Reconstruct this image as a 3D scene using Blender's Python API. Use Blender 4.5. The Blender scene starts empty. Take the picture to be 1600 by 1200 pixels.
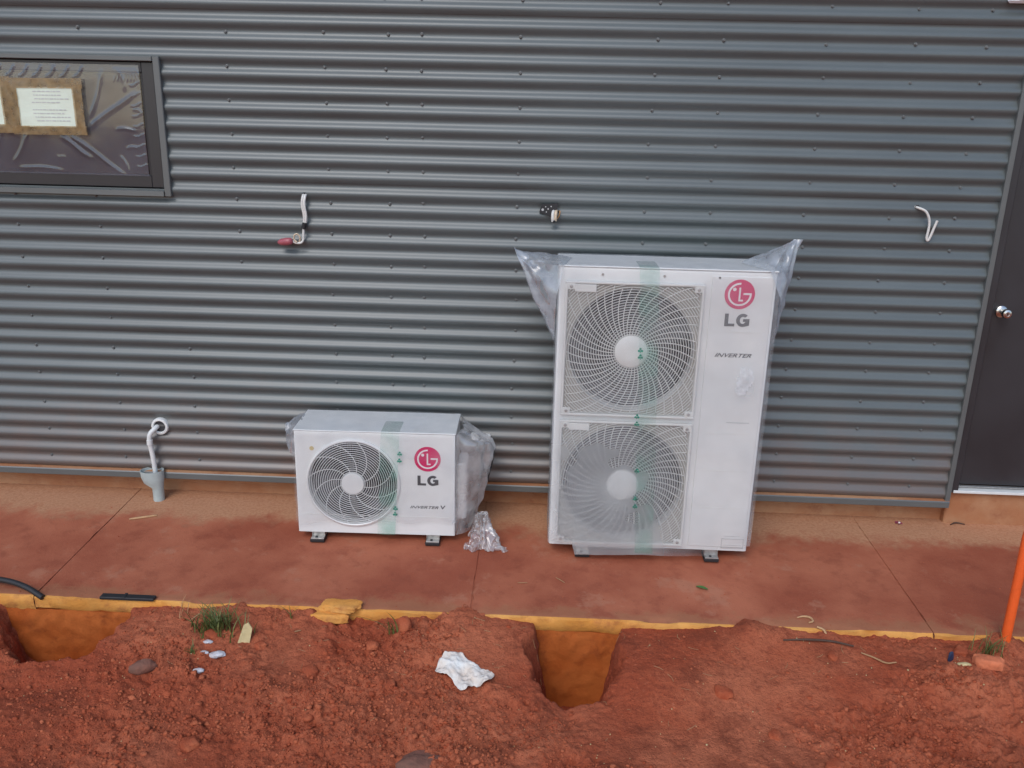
import bpy, math, random
import numpy as np
from mathutils import Vector, Matrix

random.seed(7)
RNG = np.random.default_rng(11)
SC = bpy.context.scene
COL = SC.collection
R = math.radians

# ------------------------------------------------------------------ camera
cam_d = bpy.data.cameras.new('Camera')
cam = bpy.data.objects.new('Camera', cam_d)
COL.objects.link(cam)
pit, yaw, rol = R(17.22), R(-1.89), R(1.39)
Fv = Vector((math.sin(yaw)*math.cos(pit), math.cos(yaw)*math.cos(pit), -math.sin(pit)))
Rv = Vector((math.cos(yaw), -math.sin(yaw), 0))
Uv = Rv.cross(Fv)
R2 = Rv*math.cos(rol) + Uv*math.sin(rol)
U2 = -Rv*math.sin(rol) + Uv*math.cos(rol)
cam.matrix_world = Matrix(((R2.x, U2.x, -Fv.x, 2.587), (R2.y, U2.y, -Fv.y, -4.195),
                           (R2.z, U2.z, -Fv.z, 2.019), (0, 0, 0, 1)))
cam_d.sensor_width = 36.0
cam_d.lens = 36.0*1340.6/1600.0
cam_d.clip_start = 0.05
cam_d.clip_end = 500
SC.camera = cam

# ------------------------------------------------------------------ sky, sun, exposure
SUN_EL, SUN_AZ = R(46), R(-162)      # azimuth measured from +Y towards +X
world = bpy.data.worlds.new('World')
SC.world = world
world.use_nodes = True
wn = world.node_tree
sky = wn.nodes.new('ShaderNodeTexSky')
sky.sky_type = 'NISHITA'
sky.sun_disc = False
sky.sun_elevation = SUN_EL
sky.sun_rotation = SUN_AZ
sky.air_density = 1.0
sky.dust_density = 1.2
sky.ozone_density = 1.0
wn.links.new(sky.outputs[0], wn.nodes['Background'].inputs[0])
wn.nodes['Background'].inputs[1].default_value = 0.15
sun_d = bpy.data.lights.new('sun', 'SUN')
sun_d.energy = 0.85
sun_d.angle = R(30)
sun_d.color = (1.0, 0.99, 0.975)
sun = bpy.data.objects.new('sun', sun_d)
COL.objects.link(sun)
sdir = Vector((math.sin(SUN_AZ)*math.cos(SUN_EL), math.cos(SUN_AZ)*math.cos(SUN_EL), math.sin(SUN_EL)))
sun.rotation_euler = sdir.to_track_quat('Z', 'Y').to_euler()
sun.location = sdir*30
SC.view_settings.view_transform = 'Standard'
SC.view_settings.look = 'None'
SC.view_settings.gamma = 1.0
SC.view_settings.use_curve_mapping = False
SC.view_settings.exposure = 0.42
SC.render.engine = 'CYCLES'
SC.cycles.max_bounces = 10
SC.cycles.transparent_max_bounces = 16

# ------------------------------------------------------------------ noise in numpy
def _h(ix, iy, s):
    n = (ix.astype(np.int64)*374761393 + iy.astype(np.int64)*668265263 + s*1274126177) & 0xffffffff
    n = ((n ^ (n >> 13))*1274126177) & 0xffffffff
    n = (n ^ (n >> 16)) & 0xffffffff
    return n/4294967295.0
def vn(x, y, s=0):
    x = np.asarray(x, float); y = np.asarray(y, float)
    ix = np.floor(x); iy = np.floor(y); fx = x-ix; fy = y-iy
    fx = fx*fx*(3-2*fx); fy = fy*fy*(3-2*fy)
    a = _h(ix, iy, s); b = _h(ix+1, iy, s); c = _h(ix, iy+1, s); d = _h(ix+1, iy+1, s)
    return (a*(1-fx)+b*fx)*(1-fy)+(c*(1-fx)+d*fx)*fy
def fbm(x, y, s=0, o=4, g=0.5):
    t = 0; a = 1; n = 0
    for k in range(o):
        t = t+a*(vn(x*2**k+13.7*k, y*2**k-7.3*k, s+k)*2-1); n += a; a *= g
    return t/n
def cell(x, y, s=0):
    x = np.asarray(x, float); y = np.asarray(y, float)
    ix = np.floor(x); iy = np.floor(y); best = np.full(x.shape, 9.0)
    for dx in (-1, 0, 1):
        for dy in (-1, 0, 1):
            cx = ix+dx; cy = iy+dy
            px = cx+_h(cx, cy, s); py = cy+_h(cx, cy, s+9)
            best = np.minimum(best, (px-x)**2+(py-y)**2)
    return np.sqrt(best)
def sst(a, b, x):
    t = np.clip((x-a)/(b-a), 0, 1); return t*t*(3-2*t)

# ------------------------------------------------------------------ materials
def mat(name, col, rough=0.6, var=0.12, scale=8.0, bump=0.0, bscale=60.0, metal=0.0, spec=0.5,
        col2=None, stretch=None, rvar=0.0, coat=0.0):
    m = bpy.data.materials.new(name); m.use_nodes = True
    nt = m.node_tree; N = nt.nodes; L = nt.links
    b = N['Principled BSDF']
    b.inputs['Metallic'].default_value = metal
    b.inputs['Specular IOR Level'].default_value = spec
    b.inputs['Roughness'].default_value = rough
    b.inputs['Coat Weight'].default_value = coat
    tc = N.new('ShaderNodeTexCoord')
    src = tc.outputs['Object']
    if stretch:
        mp = N.new('ShaderNodeMapping'); mp.inputs['Scale'].default_value = stretch
        L.new(src, mp.inputs['Vector']); src = mp.outputs[0]
    nz = N.new('ShaderNodeTexNoise'); nz.inputs['Scale'].default_value = scale
    nz.inputs['Detail'].default_value = 6; nz.inputs['Roughness'].default_value = 0.62
    L.new(src, nz.inputs['Vector'])
    rp = N.new('ShaderNodeValToRGB')
    rp.color_ramp.elements[0].position = 0.3; rp.color_ramp.elements[1].position = 0.7
    c2 = col2 if col2 else tuple(min(1, c*(1+var)) for c in col)
    c1 = col if col2 else tuple(c*(1-var) for c in col)
    rp.color_ramp.elements[0].color = (*c1, 1); rp.color_ramp.elements[1].color = (*c2, 1)
    L.new(nz.outputs[0], rp.inputs[0]); L.new(rp.outputs[0], b.inputs['Base Color'])
    if rvar:
        mr = N.new('ShaderNodeMapRange'); mr.inputs[3].default_value = max(0.02, rough-rvar); mr.inputs[4].default_value = rough+rvar
        L.new(nz.outputs[0], mr.inputs[0]); L.new(mr.outputs[0], b.inputs['Roughness'])
    if bump:
        n2 = N.new('ShaderNodeTexNoise'); n2.inputs['Scale'].default_value = bscale; n2.inputs['Detail'].default_value = 8
        L.new(src, n2.inputs['Vector'])
        bp = N.new('ShaderNodeBump'); bp.inputs['Strength'].default_value = bump; bp.inputs['Distance'].default_value = 0.01
        L.new(n2.outputs[0], bp.inputs['Height']); L.new(bp.outputs[0], b.inputs['Normal'])
    return m
def tweak(m): return m.node_tree.nodes, m.node_tree.links, m.node_tree.nodes['Principled BSDF']
def math_node(N, L, op, a, b=None, clamp=False):
    n = N.new('ShaderNodeMath'); n.operation = op; n.use_clamp = clamp
    for i, v in enumerate((a, b)):
        if v is None: continue
        if isinstance(v, (int, float)): n.inputs[i].default_value = v
        else: L.new(v, n.inputs[i])
    return n.outputs[0]
def noise_out(N, L, src, scale, detail=5, rough=0.6):
    n = N.new('ShaderNodeTexNoise'); n.inputs['Scale'].default_value = scale
    n.inputs['Detail'].default_value = detail; n.inputs['Roughness'].default_value = rough
    L.new(src, n.inputs['Vector']); return n.outputs[0]
def mixc(N, L, f, a, b):
    n = N.new('ShaderNodeMix'); n.data_type = 'RGBA'
    if isinstance(f, (int, float)): n.inputs[0].default_value = f
    else: L.new(f, n.inputs[0])
    for i, v in ((6, a), (7, b)):
        if isinstance(v, tuple): n.inputs[i].default_value = (*v, 1)
        else: L.new(v, n.inputs[i])
    return n.outputs[2]
def ramp(N, L, f, lo, hi):
    n = N.new('ShaderNodeMapRange'); n.interpolation_type = 'SMOOTHSTEP'
    n.inputs[1].default_value = lo; n.inputs[2].default_value = hi
    L.new(f, n.inputs[0]); return n.outputs[0]

M = {}
# pre-painted steel cladding with a little splashed red dust
m = mat('painted_steel', (0.094, 0.112, 0.113), 0.35, 0.14, 2.2, 0.03, 30.0, spec=0.62, stretch=(0.45, 1, 2.0), rvar=0.06)
N, L, b = tweak(m)
tc = N.new('ShaderNodeTexCoord'); sx = N.new('ShaderNodeSeparateXYZ'); L.new(tc.outputs['Object'], sx.inputs[0])
n1 = noise_out(N, L, tc.outputs['Object'], 5.0)
hz = math_node(N, L, 'SUBTRACT', math_node(N, L, 'MULTIPLY', n1, 0.75), sx.outputs[2])
dust = math_node(N, L, 'MULTIPLY', ramp(N, L, hz, -0.36, 0.38), 0.38)
basec = b.inputs['Base Color'].links[0].from_socket
L.new(mixc(N, L, dust, basec, (0.21, 0.10, 0.065)), b.inputs['Base Color'])
M['steel'] = m
M['trim'] = mat('painted_trim', (0.105, 0.114, 0.111), 0.4, 0.08, 4, spec=0.7)
M['black_frame'] = mat('black_aluminium', (0.022, 0.022, 0.025), 0.35, 0.1, 5, spec=0.6)
M['door'] = mat('door_paint', (0.026, 0.025, 0.028), 0.42, 0.20, 2.5, 0.03, 80, spec=0.6, rvar=0.12)
M['screw'] = mat('screw_paint', (0.115, 0.12, 0.118), 0.4, 0.1, 40)
M['dark'] = mat('dark_room', (0.02, 0.02, 0.022), 0.9)
M['white'] = mat('appliance_white', (0.69, 0.695, 0.68), 0.38, 0.05, 5, spec=0.5)
M['white2'] = mat('grille_white', (0.68, 0.68, 0.65), 0.45, 0.03, 8)
M['beige'] = mat('fan_shroud', (0.40, 0.385, 0.34), 0.6, 0.05, 8)
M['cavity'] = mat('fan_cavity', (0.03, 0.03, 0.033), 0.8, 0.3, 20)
M['blade'] = mat('fan_blade', (0.045, 0.045, 0.05), 0.5, 0.1, 6)
M['fin'] = mat('coil_fin', (0.07, 0.07, 0.075), 0.45, 0.25, 40, metal=0.6)
M['red'] = mat('logo_red', (0.58, 0.02, 0.115), 0.4, 0.03, 5)
M['logo_white'] = mat('logo_white', (0.78, 0.74, 0.74), 0.45, 0.02, 5)
M['grey_print'] = mat('grey_print', (0.075, 0.075, 0.08), 0.5, 0.05, 20)
M['faint_print'] = mat('faint_print', (0.50, 0.51, 0.50), 0.5, 0.05, 20)
M['zinc'] = mat('zinc_steel', (0.42, 0.41, 0.39), 0.42, 0.25, 60, metal=0.7)
M['rubber'] = mat('black_rubber', (0.018, 0.018, 0.02), 0.55, 0.2, 30)
M['pvc_white'] = mat('white_pvc', (0.68, 0.69, 0.67), 0.35, 0.05, 20)
M['pvc_grey'] = mat('grey_pvc', (0.40, 0.46, 0.45), 0.45, 0.10, 25, rvar=0.1)
M['cable_white'] = mat('white_cable', (0.66, 0.65, 0.61), 0.45, 0.06, 30)
M['pink'] = mat('pink_plastic', (0.36, 0.09, 0.11), 0.35, 0.2, 60)
M['cream'] = mat('cream_plastic', (0.62, 0.50, 0.36), 0.45, 0.12, 60)
M['brass'] = mat('brass', (0.42, 0.23, 0.10), 0.4, 0.2, 60, metal=0.6)
M['chrome'] = mat('satin_chrome', (0.62, 0.61, 0.58), 0.25, 0.05, 20, metal=1.0)
M['paper'] = mat('paper', (0.66, 0.74, 0.62), 0.7, 0.04, 12, 0.15, 25)
M['paper_scrap'] = mat('paper_scrap', (0.62, 0.50, 0.40), 0.75, 0.10, 14, 0.5, 60, col2=(0.74, 0.74, 0.71))
M['tape'] = mat('brown_tape', (0.42, 0.29, 0.125), 0.35, 0.22, 14, 0.08, 60)
M['orange'] = mat('orange_paint', (0.80, 0.115, 0.02), 0.45, 0.08, 30)
M['leaf'] = mat('green_leaf', (0.05, 0.14, 0.025), 0.5, 0.25, 40)
M['grass'] = mat('grass_blade', (0.06, 0.105, 0.02), 0.6, 0.3, 10, col2=(0.18, 0.17, 0.05))
M['straw'] = mat('straw', (0.36, 0.20, 0.095), 0.7, 0.2, 30)
M['wood'] = mat('pale_wood', (0.50, 0.30, 0.15), 0.7, 0.2, 20, stretch=(1, 8, 8))
M['twig'] = mat('dark_twig', (0.08, 0.045, 0.03), 0.8, 0.3, 30)
M['foam'] = mat('white_foam', (0.42, 0.34, 0.31), 0.6, 0.1, 45, 0.4, 80, col2=(0.62, 0.65, 0.70))
M['creamy'] = mat('cream_offcut', (0.55, 0.44, 0.22), 0.6, 0.2, 25, 0.3, 60)
M['blue'] = mat('blue_plastic', (0.02, 0.035, 0.08), 0.4, 0.2, 30)
M['brick'] = mat('brick_bit', (0.56, 0.16, 0.07), 0.85, 0.25, 25, 0.4, 90)
M['stone'] = mat('muddy_stone', (0.13, 0.065, 0.045), 0.85, 0.3, 18, 0.5, 60, col2=(0.25, 0.10, 0.065))
M['petal'] = mat('petal', (0.26, 0.03, 0.08), 0.6, 0.3, 60)
M['light_body'] = mat('lamp_opal', (0.72, 0.76, 0.80), 0.3, 0.03, 10)

# concrete path smeared with red mud, tan where it was washed near the wall
def path_mat():
    m = mat('muddy_concrete', (0.3, 0.1, 0.06), 0.78, spec=0.3)
    N, L, b = tweak(m)
    tc = N.new('ShaderNodeTexCoord'); o = tc.outputs['Object']
    sx = N.new('ShaderNodeSeparateXYZ'); L.new(o, sx.inputs[0])
    nb = noise_out(N, L, o, 1.6, 6, 0.6); nm = noise_out(N, L, o, 9, 6, 0.65); nf = noise_out(N, L, o, 70, 5, 0.7)
    red = mixc(N, L, ramp(N, L, nb, 0.35, 0.68), (0.30, 0.076, 0.038), (0.43, 0.138, 0.072))
    red = mixc(N, L, math_node(N, L, 'MULTIPLY', ramp(N, L, nm, 0.50, 0.66), 0.40), red, (0.22, 0.054, 0.028))
    ns = noise_out(N, L, o, 3.3, 7, 0.72)
    red = mixc(N, L, math_node(N, L, 'MULTIPLY', ramp(N, L, ns, 0.56, 0.64), 0.5), red, (0.42, 0.185, 0.11))
    # tan strip by the wall and at the outer edge
    w = math_node(N, L, 'ADD', sx.outputs[1], math_node(N, L, 'MULTIPLY', math_node(N, L, 'SUBTRACT', nm, 0.5), 0.35))
    w = math_node(N, L, 'ADD', w, math_node(N, L, 'MULTIPLY', math_node(N, L, 'SUBTRACT', nb, 0.5), 0.35))
    tanw = ramp(N, L, w, -0.29, -0.12)
    e = math_node(N, L, 'MULTIPLY', ramp(N, L, math_node(N, L, 'MULTIPLY', w, -1.0), 0.86, 0.95), 0.42)
    tanc = mixc(N, L, ramp(N, L, nf, 0.35, 0.7), (0.42, 0.20, 0.105), (0.54, 0.29, 0.16))
    c = mixc(N, L, math_node(N, L, 'MULTIPLY', tanw, 0.9), red, tanc)
    c = mixc(N, L, e, c, (0.33, 0.17, 0.085))
    # crumbs and fine specks of soil
    c = mixc(N, L, math_node(N, L, 'MULTIPLY', ramp(N, L, nf, 0.60, 0.72), 0.45), c, (0.14, 0.042, 0.028))
    n3 = noise_out(N, L, o, 240, 2, 0.5)
    c = mixc(N, L, math_node(N, L, 'MULTIPLY', ramp(N, L, n3, 0.68, 0.74), 0.5), c, (0.42, 0.24, 0.15))
    L.new(c, b.inputs['Base Color'])
    bp = N.new('ShaderNodeBump'); bp.inputs['Strength'].default_value = 0.35; bp.inputs['Distance'].default_value = 0.006
    L.new(math_node(N, L, 'ADD', nf, math_node(N, L, 'MULTIPLY', nm, 1.5)), bp.inputs['Height']); L.new(bp.outputs[0], b.inputs['Normal'])
    return m
M['path'] = path_mat()
def two_tone(name, ca, cb, cc, s1, s2, lo, hi, rough=0.85, bump=0.5, bs=90, bd=0.008):
    m = mat(name, ca, rough, spec=0.25); N, L, b = tweak(m)
    tc = N.new('ShaderNodeTexCoord'); o = tc.outputs['Object']
    a1 = noise_out(N, L, o, s1, 6, 0.6); a2 = noise_out(N, L, o, s2, 6, 0.7); a3 = noise_out(N, L, o, bs, 6, 0.7)
    c = mixc(N, L, ramp(N, L, a1, lo, hi), ca, cb)
    c = mixc(N, L, math_node(N, L, 'MULTIPLY', ramp(N, L, a2, 0.5, 0.72), 0.6), c, cc)
    L.new(c, b.inputs['Base Color'])
    bp = N.new('ShaderNodeBump'); bp.inputs['Strength'].default_value = bump; bp.inputs['Distance'].default_value = bd
    L.new(math_node(N, L, 'ADD', a3, a2), bp.inputs['Height']); L.new(bp.outputs[0], b.inputs['Normal'])
    return m
M['soil'] = two_tone('red_soil', (0.37, 0.076, 0.031), (0.52, 0.152, 0.072), (0.21, 0.041, 0.019), 1.1, 22, 0.40, 0.62, bump=0.75, bs=110, bd=0.016)
N, L, b = tweak(M['soil'])
tc = N.new('ShaderNodeTexCoord')
g1 = noise_out(N, L, tc.outputs['Object'], 75, 4, 0.7); g2 = noise_out(N, L, tc.outputs['Object'], 4.5, 5, 0.65)
c0 = b.inputs['Base Color'].links[0].from_socket
c0 = mixc(N, L, math_node(N, L, 'MULTIPLY', ramp(N, L, g1, 0.50, 0.68), 0.55), c0, (0.19, 0.038, 0.020))
c0 = mixc(N, L, math_node(N, L, 'MULTIPLY', ramp(N, L, math_node(N, L, 'MULTIPLY', g1, -1.0), -0.42, -0.30), 0.5), c0, (0.55, 0.185, 0.10))
c0 = mixc(N, L, math_node(N, L, 'MULTIPLY', ramp(N, L, g2, 0.50, 0.66), 0.62), c0, (0.20, 0.044, 0.020))
L.new(c0, b.inputs['Base Color'])
M['clod'] = two_tone('red_clod', (0.35, 0.073, 0.030), (0.49, 0.138, 0.063), (0.20, 0.040, 0.019), 9, 55, 0.36, 0.66, bump=0.6, bs=200)
M['ochre'] = two_tone('clay_stained_edge', (0.68, 0.285, 0.058), (0.68, 0.34, 0.095), (0.27, 0.07, 0.035), 3.0, 9, 0.36, 0.66, bump=0.5, bs=60)
M['clay'] = two_tone('ochre_clay', (0.40, 0.085, 0.013), (0.48, 0.130, 0.028), (0.24, 0.050, 0.013), 2.5, 12, 0.36, 0.66, bump=0.5, bs=50)
M['footing'] = two_tone('stained_footing', (0.36, 0.15, 0.07), (0.44, 0.24, 0.13), (0.26, 0.09, 0.045), 3, 9, 0.36, 0.66, bump=0.3, bs=60)

# clear plastic: a thin sheet, part see-through, part milky
def film(name, lo, hi, scale, col=(0.80, 0.84, 0.87), gloss=0.10, grough=0.22, noise_lo=0.35, noise_hi=0.7, low=False, tint=(1, 1, 1), fres=0.35):
    m = bpy.data.materials.new(name); m.use_nodes = True
    nt = m.node_tree; N = nt.nodes; L = nt.links
    N.remove(N['Principled BSDF']); out = N['Material Output']
    tc = N.new('ShaderNodeTexCoord')
    nz = noise_out(N, L, tc.outputs['Object'], scale, 2 if scale < 5 else 5, 0.55)
    f = N.new('ShaderNodeMapRange'); f.inputs[1].default_value = noise_lo; f.inputs[2].default_value = noise_hi
    f.inputs[3].default_value = lo; f.inputs[4].default_value = hi
    L.new(nz, f.inputs[0])
    tr = N.new('ShaderNodeBsdfTransparent'); df = N.new('ShaderNodeBsdfDiffuse'); tl = N.new('ShaderNodeBsdfTranslucent')
    tr.inputs[0].default_value = (*tint, 1); df.inputs[0].default_value = (*col, 1); tl.inputs[0].default_value = (*col, 1)
    gl = N.new('ShaderNodeBsdfGlossy'); gl.inputs['Roughness'].default_value = grough
    a = N.new('ShaderNodeMixShader'); a.inputs[0].default_value = 0.45
    L.new(df.outputs[0], a.inputs[1]); L.new(tl.outputs[0], a.inputs[2])
    src = tr.outputs[0]
    fo = f.outputs[0]
    if low:      # lower down the bag hangs loose in several layers: milkier, and it blurs what lies behind
        sx = N.new('ShaderNodeSeparateXYZ'); L.new(tc.outputs['Object'], sx.inputs[0])
        wob = math_node(N, L, 'MULTIPLY', math_node(N, L, 'SUBTRACT', nz, 0.5), 0.22)
        lz = ramp(N, L, math_node(N, L, 'MULTIPLY', math_node(N, L, 'ADD', sx.outputs[2], wob), -1.0), -0.72, -0.50)
        lx = ramp(N, L, math_node(N, L, 'MULTIPLY', math_node(N, L, 'ADD', sx.outputs[0], wob), -1.0), -0.62, -0.42)
        lo_ = math_node(N, L, 'MULTIPLY', lz, lx)
        rf = N.new('ShaderNodeBsdfRefraction'); rf.inputs['Roughness'].default_value = 0.27; rf.inputs['IOR'].default_value = 1.33
        q = N.new('ShaderNodeMixShader'); L.new(math_node(N, L, 'MULTIPLY', lo_, 0.62), q.inputs[0])
        L.new(tr.outputs[0], q.inputs[1]); L.new(rf.outputs[0], q.inputs[2]); src = q.outputs[0]
        fo = math_node(N, L, 'ADD', fo, math_node(N, L, 'MULTIPLY', lo_, 0.20), True)
    c = N.new('ShaderNodeMixShader'); L.new(fo, c.inputs[0]); L.new(src, c.inputs[1]); L.new(a.outputs[0], c.inputs[2])
    fr = N.new('ShaderNodeLayerWeight'); fr.inputs[0].default_value = 0.25
    g = N.new('ShaderNodeMixShader')
    L.new(math_node(N, L, 'ADD', math_node(N, L, 'MULTIPLY', fr.outputs['Fresnel'], fres), gloss), g.inputs[0])
    L.new(c.outputs[0], g.inputs[1]); L.new(gl.outputs[0], g.inputs[2])
    L.new(g.outputs[0], out.inputs[0])
    return m
M['film_front'] = film('cover_film', 0.08, 0.34, 3.2, col=(0.76, 0.80, 0.82), gloss=0.02, noise_lo=0.4, noise_hi=0.75, low=True)
M['film_horn'] = film('cover_film_folded', 0.24, 0.56, 12, col=(0.74, 0.80, 0.86), gloss=0.07, grough=0.18)
M['film_scrap'] = film('loose_film', 0.20, 0.52, 10, col=(0.92, 0.93, 0.93), gloss=0.11, grough=0.13)
M['film_window'] = film('window_film', 0.17, 0.27, 4, col=(0.46, 0.51, 0.60), gloss=0.065, grough=0.09, fres=0.14)
M['tape'] = film('brown_tape', 0.45, 0.92, 26, col=(0.46, 0.31, 0.14), gloss=0.04, grough=0.25, fres=0.2)
M['green_tape'] = film('green_tape', 0.0, 0.34, 7, col=(0.26, 0.66, 0.52), gloss=0.012, noise_lo=0.44, noise_hi=0.72, tint=(0.965, 0.992, 0.982))
M['green_print'] = film('green_print', 0.5, 0.8, 60, col=(0.03, 0.36, 0.25), gloss=0.02)
M['frost'] = film('frosted_patch', 0.35, 0.75, 30, col=(0.85, 0.88, 0.90), gloss=0.03)

# ------------------------------------------------------------------ mesh helpers
def mkobj(name, V, F, m, parent=None, smooth=False, loc=None):
    me = bpy.data.meshes.new(name)
    if isinstance(F, np.ndarray):
        V = np.asarray(V, np.float32); k = F.shape[1]
        me.vertices.add(len(V)); me.vertices.foreach_set('co', V.ravel())
        me.loops.add(F.size); me.loops.foreach_set('vertex_index', F.ravel().astype(np.int32))
        me.polygons.add(len(F)); me.polygons.foreach_set('loop_start', np.arange(0, F.size, k, dtype=np.int32))
        me.polygons.foreach_set('loop_total', np.full(len(F), k, dtype=np.int32))
        me.update(calc_edges=True)
    else:
        me.from_pydata([tuple(v) for v in V], [], F); me.update()
    me.validate()
    ms = m if isinstance(m, (list, tuple)) else [m]
    for x in ms: me.materials.append(M[x])
    if smooth: me.polygons.foreach_set('use_smooth', np.ones(len(me.polygons), dtype=bool))
    o = bpy.data.objects.new(name, me); COL.objects.link(o)
    if parent: o.parent = parent
    if loc: o.location = loc
    return o
def empty(name, loc=(0, 0, 0), rz=0.0):
    o = bpy.data.objects.new(name, None); COL.objects.link(o)
    o.location = loc; o.rotation_euler = (0, 0, rz); o.empty_display_size = 0.1
    return o
def tag(o, label, cat=None, group=None, kind=None):
    if label: o['label'] = label
    if cat: o['category'] = cat
    if group: o['group'] = group
    if kind: o['kind'] = kind
    return o
class MB:
    def __init__(s): s.V = []; s.F = []; s.mi = []
    def add(s, V, F):
        n = len(s.V); s.V += [tuple(v) for v in V]; s.F += [tuple(i+n for i in f) for f in F]
        return s
    def box(s, x0, x1, y0, y1, z0, z1, bv=0.0):
        if bv <= 0:
            V = [(x, y, z) for x in (x0, x1) for y in (y0, y1) for z in (z0, z1)]
            return s.add(V, [(0, 1, 3, 2), (4, 6, 7, 5), (0, 4, 5, 1), (2, 3, 7, 6), (0, 2, 6, 4), (1, 5, 7, 3)])
        # box with chamfered edges
        V = []; idx = {}
        xs, ys, zs = (x0, x1), (y0, y1), (z0, z1)
        for i in (0, 1):
            for j in (0, 1):
                for k in (0, 1):
                    sx = bv if i == 0 else -bv; sy = bv if j == 0 else -bv; sz = bv if k == 0 else -bv
                    idx[i, j, k, 0] = len(V); V.append((xs[i], ys[j]+sy, zs[k]+sz))
                    idx[i, j, k, 1] = len(V); V.append((xs[i]+sx, ys[j], zs[k]+sz))
                    idx[i, j, k, 2] = len(V); V.append((xs[i]+sx, ys[j]+sy, zs[k]))
        F = []
        q = lambda *a: F.append(tuple(idx[t] for t in a))
        q((0,0,0,0),(0,0,1,0),(0,1,1,0),(0,1,0,0)); q((1,0,0,0),(1,1,0,0),(1,1,1,0),(1,0,1,0))
        q((0,0,0,1),(1,0,0,1),(1,0,1,1),(0,0,1,1)); q((0,1,0,1),(0,1,1,1),(1,1,1,1),(1,1,0,1))
        q((0,0,0,2),(0,1,0,2),(1,1,0,2),(1,0,0,2)); q((0,0,1,2),(1,0,1,2),(1,1,1,2),(0,1,1,2))
        for k in (0, 1):
            for i in (0, 1):
                for j in (0, 1): pass
        for i in (0, 1):
            for j in (0, 1): q((i,j,0,0),(i,j,0,1),(i,j,1,1),(i,j,1,0))
        for i in (0, 1):
            for k in (0, 1): q((i,0,k,0),(i,0,k,2),(i,1,k,2),(i,1,k,0))
        for j in (0, 1):
            for k in (0, 1): q((0,j,k,1),(0,j,k,2),(1,j,k,2),(1,j,k,1))
        for i in (0, 1):
            for j in (0, 1):
                for k in (0, 1): q((i,j,k,0),(i,j,k,1),(i,j,k,2))
        return s.add(V, F)
    def tube(s, pts, r, n=8, caps=True, closed=False):
        P = [Vector(p) for p in pts]; m = len(P)
        rs = r if isinstance(r, (list, tuple)) else [r]*m
        V = []; F = []; up = None
        for i, p in enumerate(P):
            if closed: t = (P[(i+1) % m]-P[i-1]).normalized()
            else: t = (P[min(i+1, m-1)]-P[max(i-1, 0)]).normalized()
            if up is None:
                up = Vector((0, 0, 1)) if abs(t.z) < 0.9 else Vector((1, 0, 0))
            a = t.cross(up)
            if a.length < 1e-6: a = t.orthogonal()
            a.normalize(); up = a.cross(t).normalized(); b = up
            for k in range(n):
                c = 2*math.pi*k/n
                V.append(p+(a*math.cos(c)+b*math.sin(c))*rs[i])
        rng = m if closed else m-1
        for i in range(rng):
            for k in range(n):
                i2 = (i+1) % m
                F.append((i*n+k, i*n+(k+1) % n, i2*n+(k+1) % n, i2*n+k))
        if caps and not closed:
            F.append(tuple(range(n))[::-1]); F.append(tuple((m-1)*n+k for k in range(n)))
        return s.add(V, F)
    def lathe(s, prof, c, axis='z', n=24, cap=True):
        V = []; F = []
        for (r, h) in prof:
            for k in range(n):
                a = 2*math.pi*k/n; u, v = r*math.cos(a), r*math.sin(a)
                V.append((c[0]+u, c[1]+v, c[2]+h) if axis == 'z' else (c[0]+u, c[1]+h, c[2]+v))
        for i in range(len(prof)-1):
            for k in range(n): F.append((i*n+k, i*n+(k+1) % n, (i+1)*n+(k+1) % n, (i+1)*n+k))
        if cap:
            F.append(tuple(range(n))[::-1]); F.append(tuple((len(prof)-1)*n+k for k in range(n)))
        return s.add(V, F)
    def prism(s, poly, y0, y1):          # poly in (x,z), extruded along y
        n = len(poly)
        V = [(x, y0, z) for x, z in poly]+[(x, y1, z) for x, z in poly]
        F = [tuple(range(n)), tuple(range(2*n-1, n-1, -1))]+[(i, (i+1) % n, n+(i+1) % n, n+i) for i in range(n)]
        return s.add(V, F)
    def build(s, name, m, parent=None, smooth=False, loc=None): return mkobj(name, s.V, s.F, m, parent, smooth, loc)
def gridF(nu, nv, off=0):
    i = np.arange(nu-1)[:, None]*nv+np.arange(nv-1)[None, :]+off
    return np.stack([i, i+nv, i+nv+1, i+1], -1).reshape(-1, 4)
def smooth_path(pts, n=24):
    P = [Vector(p) for p in pts]; out = []
    Q = [P[0]*2-P[1]]+P+[P[-1]*2-P[-2]]
    for i in range(1, len(Q)-2):
        for k in range(n):
            t = k/n; a, b, c, d = Q[i-1], Q[i], Q[i+1], Q[i+2]
            out.append(0.5*((2*b)+(c-a)*t+(2*a-5*b+4*c-d)*t*t+(3*b-a-3*c+d)*t**3))
    out.append(P[-1]); return out
def auto_smooth(o, ang=35):
    me = o.data
    me.polygons.foreach_set('use_smooth', np.ones(len(me.polygons), dtype=bool))
    try: me.set_sharp_from_angle(angle=R(ang))
    except Exception: pass
    return o

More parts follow.
